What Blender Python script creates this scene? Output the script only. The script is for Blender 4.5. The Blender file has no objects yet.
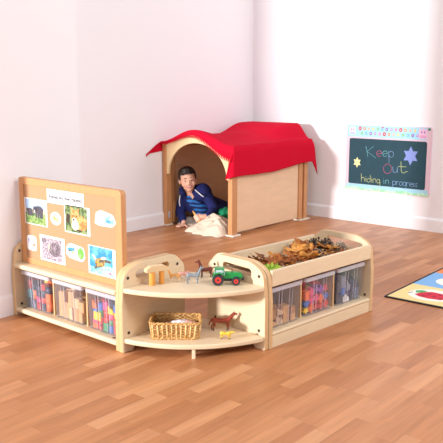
import bpy, bmesh, math, random
from mathutils import Vector, Matrix, Quaternion, noise
random.seed(7)
scene = bpy.context.scene
col = scene.collection
PI = math.pi
R = math.radians

# ------------------------------------------------------------------ materials
def lin(h):
    h = h.lstrip('#')
    out = []
    for i in (0, 2, 4):
        c = int(h[i:i+2], 16) / 255
        out.append(c / 12.92 if c <= .04045 else ((c + .055) / 1.055) ** 2.4)
    return (*out, 1)

MATS = {}
def mat(name, hexcol, rough=.5, bump=0, bscale=40, vary=0, vscale=8, spec=.5, metal=0, stretch=(1, 1, 1)):
    if name in MATS: return MATS[name]
    m = bpy.data.materials.new(name); m.use_nodes = True
    nt = m.node_tree; b = nt.nodes['Principled BSDF']
    b.inputs['Base Color'].default_value = lin(hexcol)
    b.inputs['Roughness'].default_value = rough
    b.inputs['Specular IOR Level'].default_value = spec
    b.inputs['Metallic'].default_value = metal
    tc = nt.nodes.new('ShaderNodeTexCoord'); mp = nt.nodes.new('ShaderNodeMapping')
    mp.inputs['Scale'].default_value = stretch
    nt.links.new(tc.outputs['Object'], mp.inputs['Vector'])
    if vary:
        n = nt.nodes.new('ShaderNodeTexNoise'); n.inputs['Scale'].default_value = vscale; n.inputs['Detail'].default_value = 4
        nt.links.new(mp.outputs[0], n.inputs['Vector'])
        r = nt.nodes.new('ShaderNodeMapRange')
        r.inputs['From Min'].default_value = .3; r.inputs['From Max'].default_value = .7
        r.inputs['To Min'].default_value = 1 - vary; r.inputs['To Max'].default_value = 1 + vary
        nt.links.new(n.outputs['Fac'], r.inputs['Value'])
        h = nt.nodes.new('ShaderNodeHueSaturation'); h.inputs['Color'].default_value = lin(hexcol)
        nt.links.new(r.outputs[0], h.inputs['Value'])
        nt.links.new(h.outputs[0], b.inputs['Base Color'])
    if bump:
        n = nt.nodes.new('ShaderNodeTexNoise'); n.inputs['Scale'].default_value = bscale; n.inputs['Detail'].default_value = 3
        nt.links.new(mp.outputs[0], n.inputs['Vector'])
        bp = nt.nodes.new('ShaderNodeBump'); bp.inputs['Strength'].default_value = bump; bp.inputs['Distance'].default_value = .01
        nt.links.new(n.outputs['Fac'], bp.inputs['Height']); nt.links.new(bp.outputs[0], b.inputs['Normal'])
    MATS[name] = m
    return m

def two_tone(name, h1, h2, kind='noise', scale=20, rough=.6, stretch=(1, 1, 1), lo=.45, hi=.55):
    if name in MATS: return MATS[name]
    m = mat(name, h1, rough); nt = m.node_tree; b = nt.nodes['Principled BSDF']
    mp = [n for n in nt.nodes if n.type == 'MAPPING'][0]; mp.inputs['Scale'].default_value = stretch
    if kind == 'wave':
        t = nt.nodes.new('ShaderNodeTexWave'); t.inputs['Distortion'].default_value = 2.5; t.inputs['Detail'].default_value = 1
        t.wave_profile = 'TRI'; t.inputs['Detail Scale'].default_value = 2
        t.bands_direction = 'Z'
    else:
        t = nt.nodes.new('ShaderNodeTexNoise'); t.inputs['Detail'].default_value = 4
    t.inputs['Scale'].default_value = scale
    nt.links.new(mp.outputs[0], t.inputs['Vector'])
    r = nt.nodes.new('ShaderNodeValToRGB')
    r.color_ramp.elements[0].color = lin(h1); r.color_ramp.elements[0].position = lo
    r.color_ramp.elements[1].color = lin(h2); r.color_ramp.elements[1].position = hi
    nt.links.new(t.outputs['Fac'], r.inputs['Fac']); nt.links.new(r.outputs[0], b.inputs['Base Color'])
    return m

def clear_plastic(name, tint, white, gloss=.08):
    m = bpy.data.materials.new(name); m.use_nodes = True; nt = m.node_tree
    nt.nodes.clear()
    o = nt.nodes.new('ShaderNodeOutputMaterial')
    tr = nt.nodes.new('ShaderNodeBsdfTransparent'); tr.inputs[0].default_value = lin(tint)
    df = nt.nodes.new('ShaderNodeBsdfDiffuse'); df.inputs[0].default_value = lin('#eceaf2')
    gl = nt.nodes.new('ShaderNodeBsdfGlossy'); gl.inputs['Roughness'].default_value = .15
    a = nt.nodes.new('ShaderNodeMixShader'); a.inputs[0].default_value = white
    b = nt.nodes.new('ShaderNodeMixShader'); b.inputs[0].default_value = gloss
    nt.links.new(tr.outputs[0], a.inputs[1]); nt.links.new(df.outputs[0], a.inputs[2])
    nt.links.new(a.outputs[0], b.inputs[1]); nt.links.new(gl.outputs[0], b.inputs[2])
    nt.links.new(b.outputs[0], o.inputs[0])
    return m

def floor_mat():
    m = bpy.data.materials.new('strip_parquet'); m.use_nodes = True; nt = m.node_tree; N = nt.nodes.new; Lk = nt.links.new
    b = nt.nodes['Principled BSDF']; b.inputs['Roughness'].default_value = .38; b.inputs['Specular IOR Level'].default_value = .35
    tc = N('ShaderNodeTexCoord'); sx = N('ShaderNodeSeparateXYZ'); Lk(tc.outputs['Object'], sx.inputs[0])
    def math_(op, a, bb=None):
        n = N('ShaderNodeMath'); n.operation = op
        for i, v in enumerate((a, bb)):
            if v is None: continue
            if isinstance(v, (int, float)): n.inputs[i].default_value = v
            else: Lk(v, n.inputs[i])
        return n.outputs[0]
    W, Ln = .057, .31
    u = math_('DIVIDE', sx.outputs['X'], W); row = math_('FLOOR', u)
    wn = N('ShaderNodeTexWhiteNoise'); wn.noise_dimensions = '1D'; Lk(row, wn.inputs['W'])
    v = math_('ADD', math_('DIVIDE', sx.outputs['Y'], Ln), math_('MULTIPLY', wn.outputs['Value'], 7.3)); cell = math_('FLOOR', v)
    cv = N('ShaderNodeCombineXYZ'); Lk(row, cv.inputs[0]); Lk(cell, cv.inputs[1])
    w2 = N('ShaderNodeTexWhiteNoise'); w2.noise_dimensions = '2D'; Lk(cv.outputs[0], w2.inputs['Vector'])
    ramp = N('ShaderNodeValToRGB'); e = ramp.color_ramp.elements
    e[0].position = 0; e[0].color = lin(FLOOR_COLS[0]); e[1].position = 1; e[1].color = lin(FLOOR_COLS[4])
    for p, c in ((.3, FLOOR_COLS[1]), (.55, FLOOR_COLS[2]), (.8, FLOOR_COLS[3])):
        x = e.new(p); x.color = lin(c)
    Lk(w2.outputs['Value'], ramp.inputs['Fac'])
    mp = N('ShaderNodeMapping'); mp.inputs['Scale'].default_value = (38, 3.2, 1); Lk(tc.outputs['Object'], mp.inputs[0])
    off = N('ShaderNodeVectorMath'); off.operation = 'ADD'; Lk(mp.outputs[0], off.inputs[0]); 
    sc = N('ShaderNodeVectorMath'); sc.operation = 'SCALE'; Lk(w2.outputs['Color'], sc.inputs[0]); sc.inputs['Scale'].default_value = 30
    Lk(sc.outputs[0], off.inputs[1])
    gn = N('ShaderNodeTexNoise'); gn.inputs['Scale'].default_value = 1; gn.inputs['Detail'].default_value = 5; gn.inputs['Distortion'].default_value = .6
    Lk(off.outputs[0], gn.inputs['Vector'])
    mr = N('ShaderNodeMapRange'); mr.inputs['From Min'].default_value = .25; mr.inputs['From Max'].default_value = .75
    mr.inputs['To Min'].default_value = .82; mr.inputs['To Max'].default_value = 1.13; Lk(gn.outputs['Fac'], mr.inputs['Value'])
    # fine joints
    fu = math_('FRACT', u); fv = math_('FRACT', v)
    ju = math_('LESS_THAN', math_('ABSOLUTE', math_('SUBTRACT', fu, .5)), .488)
    jv = math_('LESS_THAN', math_('ABSOLUTE', math_('SUBTRACT', fv, .5)), .4975)
    j = math_('ADD', math_('MULTIPLY', math_('MULTIPLY', ju, jv), .16), .84)
    val = math_('MULTIPLY', mr.outputs[0], j)
    h = N('ShaderNodeHueSaturation'); Lk(ramp.outputs[0], h.inputs['Color']); Lk(val, h.inputs['Value'])
    Lk(h.outputs[0], b.inputs['Base Color'])
    return m

# ------------------------------------------------------------------ mesh building
class MB:
    def __init__(s): s.v = []; s.f = []; s.m = []; s.sm = []
    def add(s, verts, faces, mi=0, smooth=False):
        o = len(s.v); s.v += [tuple(p) for p in verts]
        for f in faces: s.f.append([o + i for i in f]); s.m.append(mi); s.sm.append(smooth)
        return s
    def box(s, c, d, rot=None, mi=0):
        x, y, z = d[0]/2, d[1]/2, d[2]/2
        P = [Vector((i*x, j*y, k*z)) for i in (-1, 1) for j in (-1, 1) for k in (-1, 1)]
        if rot is not None: P = [rot @ p for p in P]
        P = [p + Vector(c) for p in P]
        return s.add(P, [(0,1,3,2),(4,6,7,5),(0,4,5,1),(2,3,7,6),(0,2,6,4),(1,5,7,3)], mi)
    def bx(s, x0, x1, y0, y1, z0, z1, mi=0):
        return s.box(((x0+x1)/2, (y0+y1)/2, (z0+z1)/2), (x1-x0, y1-y0, z1-z0), None, mi)
    def tube(s, path, r, n=8, mi=0, closed=False, smooth=True):
        path = [Vector(p) for p in path]; k = len(path)
        rs = r if isinstance(r, (list, tuple)) else [r]*k
        V = []; up = None
        for i, p in enumerate(path):
            a = path[(i-1) % k] if (i or closed) else p; b = path[(i+1) % k] if (i < k-1 or closed) else p
            t = (b - a).normalized() if (b-a).length > 1e-9 else Vector((0,0,1))
            if up is None: up = t.orthogonal().normalized()
            up = (up - t*up.dot(t)); up = up.normalized() if up.length > 1e-6 else t.orthogonal().normalized()
            w = t.cross(up)
            for q in range(n):
                an = 2*PI*q/n; V.append(p + (up*math.cos(an) + w*math.sin(an))*rs[i])
        F = []
        for i in range(k if closed else k-1):
            for q in range(n):
                F.append((i*n+q, i*n+(q+1) % n, ((i+1) % k)*n+(q+1) % n, ((i+1) % k)*n+q))
        s.add(V, F, mi, smooth)
        if not closed:
            o = len(s.v) - len(V)
            s.f.append([o+q for q in range(n)][::-1]); s.m.append(mi); s.sm.append(False)
            s.f.append([o+(k-1)*n+q for q in range(n)]); s.m.append(mi); s.sm.append(False)
        return s
    def ell(s, c, r, rot=None, mi=0, nu=16, nv=10):
        V = []; F = []
        for i in range(nv+1):
            th = PI*i/nv
            for j in range(nu):
                ph = 2*PI*j/nu
                p = Vector((r[0]*math.sin(th)*math.cos(ph), r[1]*math.sin(th)*math.sin(ph), r[2]*math.cos(th)))
                if rot is not None: p = rot @ p
                V.append(p + Vector(c))
        for i in range(nv):
            for j in range(nu):
                a, b, c2, d = i*nu+j, i*nu+(j+1) % nu, (i+1)*nu+(j+1) % nu, (i+1)*nu+j
                F.append((a, d, c2, b))
        return s.add(V, F, mi, True)
    def cap(s, a, b, ra, rb, mi=0, n=14):      # tapered capsule
        a, b = Vector(a), Vector(b)
        s.tube([a, b], [ra, rb], n, mi); s.ell(a, (ra,)*3, None, mi, n, 8); return s.ell(b, (rb,)*3, None, mi, n, 8)
    def poly(s, pts, mi=0): return s.add(pts, [list(range(len(pts)))], mi)
    def prism(s, pts2, t0, t1, fn, mi=0):      # polygon extruded, fn(u,v,t)->xyz
        n = len(pts2)
        V = [fn(u, v, t0) for u, v in pts2] + [fn(u, v, t1) for u, v in pts2]
        F = [list(range(n))[::-1], list(range(n, 2*n))] + [(i, (i+1) % n, n+(i+1) % n, n+i) for i in range(n)]
        return s.add(V, F, mi)
    def mesh(s, name, mats):
        me = bpy.data.meshes.new(name); me.from_pydata([tuple(v) for v in s.v], [], s.f)
        for m in (mats if isinstance(mats, (list, tuple)) else [mats]): me.materials.append(m)
        me.polygons.foreach_set('material_index', s.m); me.polygons.foreach_set('use_smooth', s.sm)
        bm = bmesh.new(); bm.from_mesh(me); bmesh.ops.remove_doubles(bm, verts=bm.verts, dist=1e-6)
        bmesh.ops.recalc_face_normals(bm, faces=bm.faces); bm.to_mesh(me); bm.free()
        return me
    def build(s, name, mats, parent=None, bevel=0, seg=2, loc=None):
        return link(name, s.mesh(name, mats), parent, bevel, seg, loc)

def link(name, me, parent=None, bevel=0, seg=2, loc=None):
    o = bpy.data.objects.new(name, me); col.objects.link(o)
    if parent: o.parent = parent
    if loc: o.location = loc
    if bevel:
        b = o.modifiers.new('bevel', 'BEVEL'); b.width = bevel; b.segments = seg; b.limit_method = 'ANGLE'; b.angle_limit = R(40)
    return o

def thing(name, label, cat, loc=(0,0,0), rz=0, group=None):
    o = bpy.data.objects.new(name, None); col.objects.link(o); o.empty_display_size = .05
    o.location = loc; o.rotation_euler = (0, 0, rz)
    return tag(o, label, cat, group)
def tag(o, label, cat, group=None, kind=None):
    o['label'] = label; o['category'] = cat
    if group: o['group'] = group
    if kind: o['kind'] = kind
    return o
def struct(o): o['kind'] = 'structure'; return o

def rnd(pts, n=6):      # pts: (x, y, radius) -> rounded outline
    out = []; k = len(pts)
    for i in range(k):
        p = Vector(pts[i][:2]); r = pts[i][2]
        if r <= 0: out.append(tuple(p)); continue
        a = (Vector(pts[i-1][:2]) - p).normalized(); b = (Vector(pts[(i+1) % k][:2]) - p).normalized()
        ang = a.angle(b); d = r/math.tan(ang/2); c = p + (a+b).normalized()*(r/math.sin(ang/2))
        s0 = p + a*d - c; s1 = p + b*d - c
        a0 = math.atan2(s0.y, s0.x); a1 = math.atan2(s1.y, s1.x); da = (a1-a0+PI) % (2*PI) - PI
        for q in range(n+1):
            t = a0 + da*q/n; out.append((c.x + r*math.cos(t), c.y + r*math.sin(t)))
    return out

def plate(outline, holes, thick, bev, fn):   # flat sheet with holes, fn maps (u,v,w) -> xyz, w in [0,thick]
    cu = bpy.data.curves.new('tmp', 'CURVE'); cu.dimensions = '2D'; cu.fill_mode = 'BOTH'
    cu.extrude = thick/2 - bev; cu.bevel_depth = bev; cu.bevel_resolution = 1; cu.offset = -bev
    for pl in [outline] + holes:
        sp = cu.splines.new('POLY'); sp.points.add(len(pl)-1); sp.use_cyclic_u = True
        for p, q in zip(sp.points, pl): p.co = (q[0], q[1], 0, 1)
    o = bpy.data.objects.new('tmp', cu); col.objects.link(o)
    dg = bpy.context.evaluated_depsgraph_get(); me = bpy.data.meshes.new_from_object(o.evaluated_get(dg))
    bpy.data.objects.remove(o); bpy.data.curves.remove(cu)
    for v in me.vertices: v.co = fn(v.co.x, v.co.y, v.co.z + thick/2)
    bm = bmesh.new(); bm.from_mesh(me); bmesh.ops.remove_doubles(bm, verts=bm.verts, dist=1e-6)
    bmesh.ops.recalc_face_normals(bm, faces=bm.faces); bm.to_mesh(me); bm.free()
    me.materials.clear()
    for p in me.polygons: p.material_index = 0
    return me

def blend(mb, voxel, smooth=4, fac=.5):   # fuse overlapping shapes into one continuous skin
    me = mb.mesh('tmp', []); o = bpy.data.objects.new('tmp', me); col.objects.link(o)
    r = o.modifiers.new('r', 'REMESH'); r.mode = 'VOXEL'; r.voxel_size = voxel; r.use_smooth_shade = True
    if smooth:
        s = o.modifiers.new('s', 'SMOOTH'); s.iterations = smooth; s.factor = fac
    dg = bpy.context.evaluated_depsgraph_get(); m2 = bpy.data.meshes.new_from_object(o.evaluated_get(dg))
    bpy.data.objects.remove(o); bpy.data.meshes.remove(me)
    m2.materials.clear()
    for p in m2.polygons: p.use_smooth = True
    return m2

def paint(me, mats, fn):   # give each face one of several materials by where it lies on the thing
    for m in mats: me.materials.append(m)
    for p in me.polygons: p.material_index = fn(p.center)

def text_mesh(body, size):
    cu = bpy.data.curves.new('t', 'FONT'); cu.body = body; cu.size = size; cu.align_x = 'CENTER'; cu.align_y = 'CENTER'; cu.extrude = .0002; cu.offset = size*.022
    o = bpy.data.objects.new('t', cu); col.objects.link(o)
    dg = bpy.context.evaluated_depsgraph_get(); me = bpy.data.meshes.new_from_object(o.evaluated_get(dg))
    bpy.data.objects.remove(o); bpy.data.curves.remove(cu)
    return me

def copy_thing(src, loc, rot=None, parent=None):
    c = src.copy(); col.objects.link(c)
    if parent: c.parent = parent
    else:
        c.location = loc
        if rot is not None: c.rotation_euler = rot
    for ch in [o for o in list(bpy.data.objects) if o.parent == src]:
        copy_thing(ch, None, None, c)
    return c

# ------------------------------------------------------------------ palette
FLOOR_COLS = ['#ac6f46', '#b5784d', '#ba7d52', '#c08459', '#c98f64']
WALL = mat('painted_wall', '#efecf0', .85, bump=.03, bscale=120)
WHITE_TRIM = mat('white_trim', '#f3f1f5', .45)
BIRCH = mat('pale_birch', '#dcc5a4', .5, vary=.04, vscale=6, stretch=(2, 2, 12))
BIRCH_EDGE = mat('birch_edge', '#d2ac7d', .5, vary=.06, vscale=60)
BEECH = mat('beech_frame', '#c88f5e', .45, vary=.05, vscale=7, stretch=(6, 6, 1.5))
CORK = mat('cork_board', '#b58a66', .85, vary=.05, vscale=260, bump=.1, bscale=300)
PLY = mat('house_panel', '#e6c3a0', .5, vary=.04, vscale=5, stretch=(1.5, 1.5, 8))
DARK = mat('dark_fixing', '#3a2e29', .4)
RED = mat('red_fleece', '#c90f2e', .9, bump=.15, bscale=500, spec=.1)

# ------------------------------------------------------------------ the room
struct(MB().bx(-4.05, 3.2, -3.2, 5.05, -.06, 0).build('floor', floor_mat()))
struct(MB().bx(-4.03, -3.907, .9, 5.07, 0, 2.7).build('wall_back', WALL))
struct(MB().bx(-3.907, 3.2, 4.95, 5.07, 0, 2.7).build('wall_right', WALL))
struct(MB().bx(-2.91, -2.85, 1.5, 2.24, 0, 2.7).build('wall_left', WALL))
def skirting(name, prof_fn, a, b):
    pts = [(0, 0), (.014, 0), (.014, .085), (.009, .094), (.004, .1), (0, .1)]
    m = MB(); m.prism(pts, a, b, prof_fn); struct(m.build(name, WHITE_TRIM))
skirting('baseboard_back', lambda u, v, t: (-3.907+u, t, v), .9, 4.936)
skirting('baseboard_right', lambda u, v, t: (t, 4.95-u, v), -3.893, 3.2)
skirting('baseboard_left', lambda u, v, t: (-2.85+u*.35, t, v), 1.5, 2.24)

# ------------------------------------------------------------------ storage furniture
def panel_outline(D, H=.358, slot=True, feet=True):
    o = [(0, 0, .004), (.055, 0, .008), (.078, .03, .02), (D-.078, .03, .02), (D-.055, 0, .008), (D, 0, .004)] if feet else [(0, 0, .003), (D, 0, .003)]
    o += [(D, H-.055, .05), (D-.06, H, .07), (.085, H, .12), (.012, H-.035, .06), (0, .2, .1)]
    holes = [rnd([(.078, .296, .014), (D-.095, .302, .014), (D-.095, .331, .014), (.078, .325, .014)])] if slot else []
    return rnd(o), holes
def end_panel(name, parent, origin, dvec, nvec, D, label=None, slot=True, feet=True, side=1, lowz=.079, th=.02):
    """a shaped end panel: runs back along dvec from its front edge, thickness along nvec"""
    out, holes = panel_outline(D, slot=slot, feet=feet)
    o = Vector(origin); d = Vector(dvec); n = Vector(nvec)
    me = plate(out, holes, th, .003, lambda u, v, w: o + d*u + n*w + Vector((0, 0, v)))
    me.materials.append(BIRCH); me.materials.append(BIRCH_EDGE)
    for p in me.polygons:
        p.material_index = 0 if abs(p.normal.dot(n)) > .8 else 1
    ob = link(name, me, parent)
    for (u, v) in ((.034, .305), (D-.046, .311), (.032, lowz), (D-.05, lowz)):
        for w, q in ((-.0015, 1), (th+.0015, -1)):
            if (w < 0) != (side > 0) and side: continue
            c = o + d*u + n*w + Vector((0, 0, v))
            MB().tube([c, c + n*.003*q], .0065, 14).build('bolt_cap', DARK, ob)
    return ob

def local(ob):
    return Matrix.Translation(ob.location) @ Matrix.Rotation(ob.rotation_euler.z, 4, 'Z')

UNITD = .36
def nose_shelf(x0, x1, y0, y1, z0, z1, name, parent, m=BIRCH):
    r = (z1-z0)/2
    pts = [(y1, z0), (y1, z1)] + [(y0+r - r*math.cos(a), z0+r + r*math.sin(a)) for a in [PI/2 - PI*k/8 for k in range(9)]]
    return MB().prism(pts, x0, x1, lambda u, v, t: (t, u, v)).build(name, m, parent)

# unit with the display board, standing against the left wall
LEFT = thing('storage_unit', 'pale birch three-bin storage unit under the picture display board', 'storage unit', (-2.845, 1.814, 0), 0)
end_panel('end_panel', LEFT, (0, 0, 0), (0, 1, 0), (1, 0, 0), UNITD, side=-1, lowz=.052)
end_panel('end_panel', LEFT, (.72, 0, 0), (0, 1, 0), (1, 0, 0), UNITD, side=1)
nose_shelf(.02, .72, .0, .35, .018, .041, 'bottom_shelf', LEFT)
nose_shelf(.02, .72, .0, .35, .228, .251, 'top_shelf', LEFT)
MB().bx(.02, .72, .35, .36, 0, .251).build('back_panel', BIRCH, LEFT)  # unseen; carried down to the floor to keep light out beneath the unit
for x in (.02+.2333, .02+.4667): MB().bx(x-.004, x+.004, .045, .35, .041, .228).build('divider', BIRCH_EDGE, LEFT)
for x in (.056, .684):
    MB().tube([(x, .022, .0405), (x, .022, .0425)], .0065, 12).build('bolt_cap', DARK, LEFT)

# unit with the open tray
UANG = R(85.32)
RIGHT = thing('storage_unit', 'pale birch three-bin storage unit with an open tray of leaves on top', 'storage unit', (-1.662, 2.227, 0), UANG)
UL = .735
end_panel('end_panel', RIGHT, (0, 0, 0), (0, 1, 0), (1, 0, 0), UNITD, feet=False, side=-1)
end_panel('end_panel', RIGHT, (UL-.02, 0, 0), (0, 1, 0), (1, 0, 0), UNITD, feet=False, side=1)
nose_shelf(.02, UL-.02, .004, .35, .05, .067, 'bottom_shelf', RIGHT)
MB().bx(.02, UL-.02, .006, .02, 0, .05).build('plinth', BIRCH, RIGHT, .0015)
MB().bx(.02, UL-.02, .006, .022, .258, .325).build('tray_rail', BIRCH, RIGHT, .003)
MB().bx(.02, UL-.02, .338, .354, .05, .325).build('back_panel', BIRCH, RIGHT, .003)
MB().bx(.02, UL-.02, .022, .338, .258, .27).build('tray_base', BIRCH, RIGHT)
for x in (.02+.2317, .02+.4633): MB().bx(x-.004, x+.004, .045, .338, .067, .258).build('divider', BIRCH_EDGE, RIGHT)

# quarter-round corner unit
CORNER = thing('corner_shelf_unit', 'pale birch quarter-round corner shelf unit with toy animals on it', 'shelf unit', (-1.95, 2.1, 0), 0)
co = Vector((-1.95, 2.1, 0))
dR = Vector((math.cos(UANG+PI/2), math.sin(UANG+PI/2), 0)); nR = Vector((math.cos(UANG), math.sin(UANG), 0))
oR = Vector((-1.668, 2.203, 0))
end_panel('end_panel', CORNER, Vector((-2.1045, 1.813, 0)) - co, (0, 1, 0), (1, 0, 0), .36, side=-1, th=.024)
end_panel('end_panel', CORNER, oR - co, dR, nR, .335, side=1, th=.0225)
arc_pts = [(-2.0805, 1.819), (-2.03, 1.830), (-1.975, 1.850), (-1.916, 1.879), (-1.865, 1.912), (-1.82, 1.951), (-1.775, 1.998), (-1.738, 2.05), (-1.705, 2.11), (-1.681, 2.165), (-1.671, 2.203)]
def catmull(P, n=3):
    out = []
    for i in range(len(P)-1):
        p0, p1, p2, p3 = P[max(i-1, 0)], P[i], P[i+1], P[min(i+2, len(P)-1)]
        for k in range(n):
            t = k/n
            out.append(tuple(.5*((2*b) + (c-a)*t + (2*a-5*b+4*c-d)*t*t + (-a+3*b-3*c+d)*t**3) for a, b, c, d in zip(p0, p1, p2, p3)))
    return out + [tuple(P[-1])]
bk = oR + dR*.325
shelf_pts = catmull(arc_pts) + [(bk.x, bk.y), (-2.03, 2.215), (-2.0805, 2.165)]
for nm, z in (('top_shelf', .248), ('bottom_shelf', .04)):
    m = MB(); m.prism([(x-co.x, y-co.y) for x, y in shelf_pts], z, z+.02, lambda u, v, t: (u, v, t))
    o = m.build(nm, [BIRCH], CORNER, .005, 2)
MB().box((-1.842-co.x, 1.972-co.y, .02), (.014, .05, .04), Matrix.Rotation(R(40), 3, 'Z')).build('support_leg', BIRCH, CORNER, .002)

# display board standing on the left unit
BOARD = thing('display_board', 'wood-framed brown display board pinned with animal pictures', 'board', (-2.823, 1.86, .251))
bw, bh, bt = .698, .397, .028
out = rnd([(0, 0, .003), (bw, 0, .003), (bw, bh, .02), (0, bh, .012)])
hole = [(.034, .028), (bw-.034, .028), (bw-.034, bh-.032), (.034, bh-.032)]
me = plate(out, [hole], bt, .003, lambda u, v, w: Vector((u, bt-w, v)))
me.materials.append(BEECH); link('frame', me, BOARD)
MB().bx(.033, bw-.033, .005, bt-.004, .027, bh-.031).build('pin_panel', CORK, BOARD)

# pictures on the board (board coordinates: x from its left end, z from its foot)
PAPER = mat('white_paper', '#f7f5f8', .7)
BX, BZ, BY = -2.823, .25, 1.865
def sheet(name, label, cat, x0, x1, z0, z1, margin, layers, group=None, outline=None):
    """a print lying on the board: paper plus layers of (material, polygon in 0..1 picture coords)"""
    t = thing(name, label, cat, (BX+(x0+x1)/2, BY-.0008, BZ+z0), 0, group)
    w, h = x1-x0, z1-z0
    m = MB(); pl = outline or [(0, 0), (1, 0), (1, 1), (0, 1)]
    m.prism([(-w/2+u*w, v*h) for u, v in pl], 0, .0006, lambda u, v, tt: (u, tt, v)); m.build('paper', PAPER, t)
    if layers:
        mats = []; mb = MB()
        ml, mr, mb_, mt = margin
        for k, (mt_, poly) in enumerate(layers):
            if mt_ not in mats: mats.append(mt_)
            pts = [(-w/2 + (ml + u*(1-ml-mr))*w, (mb_ + v*(1-mb_-mt))*h) for u, v in poly]
            mb.prism(pts, -.00012*(k+1), -.00012*k, lambda u, v, tt: (u, tt, v), mats.index(mt_))
        mb.build('print', mats, t)
    return t
def blob(cx, cy, rx, ry, n=18, wob=0, seed=0, rot=0):
    rr = random.Random(seed); out = []
    for i in range(n):
        a = 2*PI*i/n; k = 1 + wob*(rr.random()-.5)
        x, y = rx*k*math.cos(a), ry*k*math.sin(a)
        out.append((cx + x*math.cos(rot) - y*math.sin(rot), cy + x*math.sin(rot) + y*math.cos(rot)))
    return out
SQ = [(0, 0), (1, 0), (1, 1), (0, 1)]
def band(a, b): return [(0, a), (1, a), (1, b), (0, b)]
grass = two_tone('printed_grass', '#5d8540', '#93a862', scale=60)
sky = mat('printed_sky', '#9fb6d6', .7); haze = mat('printed_savanna', '#c6b79a', .7)
ele = mat('printed_elephant_grey', '#4b4650', .7); ele2 = mat('printed_dark_grey', '#38343d', .7)
def elephant(x, y, s, m):
    body = blob(x, y, .17*s, .13*s, 16)
    L = [(m, body), (m, blob(x-.15*s, y+.01*s, .08*s, .1*s, 12))]
    L += [(m, [(x+a*s-.03*s, y-.26*s), (x+a*s+.03*s, y-.26*s), (x+a*s+.04*s, y), (x+a*s-.04*s, y)]) for a in (-.11, -.03, .05, .12)]
    L += [(m, [(x-.23*s, y-.2*s), (x-.19*s, y-.2*s), (x-.16*s, y+.03*s), (x-.22*s, y+.03*s)]), (ele2, blob(x-.1*s, y+.02*s, .045*s, .08*s, 10))]
    L += [(PAPER, [(x-.2*s, y-.09*s), (x-.18*s, y-.1*s), (x-.15*s, y-.03*s), (x-.17*s, y-.02*s)])]
    return L
sheet('animal_picture', 'photo of two elephants on grass, top left of the display board', 'picture', .031, .203, .188, .307, (.05, .06, .03, .03),
      [(sky, band(.52, 1)), (haze, band(.42, .62)), (grass, band(0, .45))] + elephant(.68, .6, 1.25, ele) + elephant(.24, .53, .8, ele))
green_l = two_tone('printed_foliage', '#3f5a2a', '#869660', scale=45)
fox = two_tone('printed_tawny', '#b3783a', '#d2a162', scale=40); foxl = mat('printed_cream_fur', '#ead9b8', .7); drk = mat('printed_dark_brown', '#3a2a22', .7)
sheet('animal_picture', 'photo of a tawny lion cub lying in leaves, below the title strip', 'picture', .327, .497, .186, .305, (.03, .1, .04, .03),
      [(green_l, SQ), (drk, blob(.13, .5, .1, .2, 12, .4, 3)), (fox, blob(.66, .4, .36, .3, 20, .1, 1)), (fox, blob(.46, .62, .2, .25, 16)), (fox, [(.3, .75), (.27, 1), (.45, .85)]), (fox, [(.5, .85), (.66, .98), (.64, .72)]),
       (foxl, blob(.46, .28, .17, .2, 14)), (foxl, blob(.43, .48, .12, .1, 12)), (drk, blob(.4, .49, .05, .04, 8)), (drk, blob(.38, .65, .025, .03, 8)), (drk, blob(.54, .65, .025, .03, 8)), (drk, blob(.62, .1, .12, .035, 10))])
prick = two_tone('printed_spines', '#5d515a', '#9c8c94', scale=90); prick3 = two_tone('printed_dark_spines', '#564a55', '#85767f', scale=110); prick2 = two_tone('printed_burrow', '#786873', '#c0b2bb', scale=120)
sheet('animal_picture', 'photo of a dark prickly animal on pale twigs, bottom row of the board', 'picture', .141, .319, .034, .150, (.07, .12, .06, .08),
      [(prick2, SQ), (mat('printed_moss', '#c9d19a', .7), blob(.4, .6, .06, .12, 10)), (prick, blob(.66, .52, .28, .34, 22, .15, 5)), (prick3, blob(.64, .36, .22, .16, 16, .2, 6)), (prick3, blob(.8, .6, .1, .2, 12, .3, 4)), (ele2, blob(.56, .4, .03, .03, 8)), (ele2, blob(.44, .36, .025, .03, 8)), (prick3, blob(.12, .86, .12, .1, 10, .4, 2))])
sea = two_tone('printed_sea', '#2c86ac', '#63b3cc', scale=18); reef = two_tone('printed_reef', '#4f9fa5', '#c9dfe2', scale=70, lo=.4, hi=.7)
shell = two_tone('printed_turtle_shell', '#7d5a32', '#b99a4d', scale=70); fin = mat('printed_flipper', '#c9b8ae', .7); fin2 = mat('printed_flipper_dark', '#5a5148', .7)
sheet('animal_picture', 'photo of a sea turtle over a blue reef, bottom right of the board', 'picture', .480, .652, .030, .151, (.04, .1, .05, .02),
      [(sea, SQ), (reef, [(0, 0), (1, 0), (1, .35), (.7, .4), (.4, .2), (0, .25)]), (PAPER, blob(.75, .12, .2, .07, 12, .5, 8)), (mat('printed_coral', '#b56a86', .7), blob(.88, .1, .06, .05, 8)),
       (fin, [(.36, .5), (.2, .68), (.12, .7), (.26, .45)]), (fin2, [(.6, .6), (.95, .56), (.9, .48), (.62, .48)]), (fin2, [(.3, .3), (.2, .2), (.26, .16), (.4, .26)]), (shell, blob(.46, .43, .22, .17, 18, 0, 0, .35)), (fin, blob(.62, .62, .13, .06, 12, 0, 0, .2)), (fin2, blob(.52, .5, .12, .05, 10, 0, 0, .3))])
oval = blob(.5, .5, .5, .5, 26)
pk = [mat('crayon_'+n, c, .7) for n, c in (('orange', '#e9a05e'), ('green', '#8fbf6a'), ('blue', '#7fb1e0'), ('pink', '#eda6b8'), ('deepblue', '#4d8fc8'), ('leaf', '#6aa84a'), ('pale', '#c9dcf2'), ('redorange', '#ea7f4a'), ('lilac', '#cfc9ea'), ('teal', '#3d93a8'), ('yellow', '#efd060'))]
ORG, GRN, BLU, PNK, DBL, LEAF, PAL, RDO, LIL, TEA, YEL = pk
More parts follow.
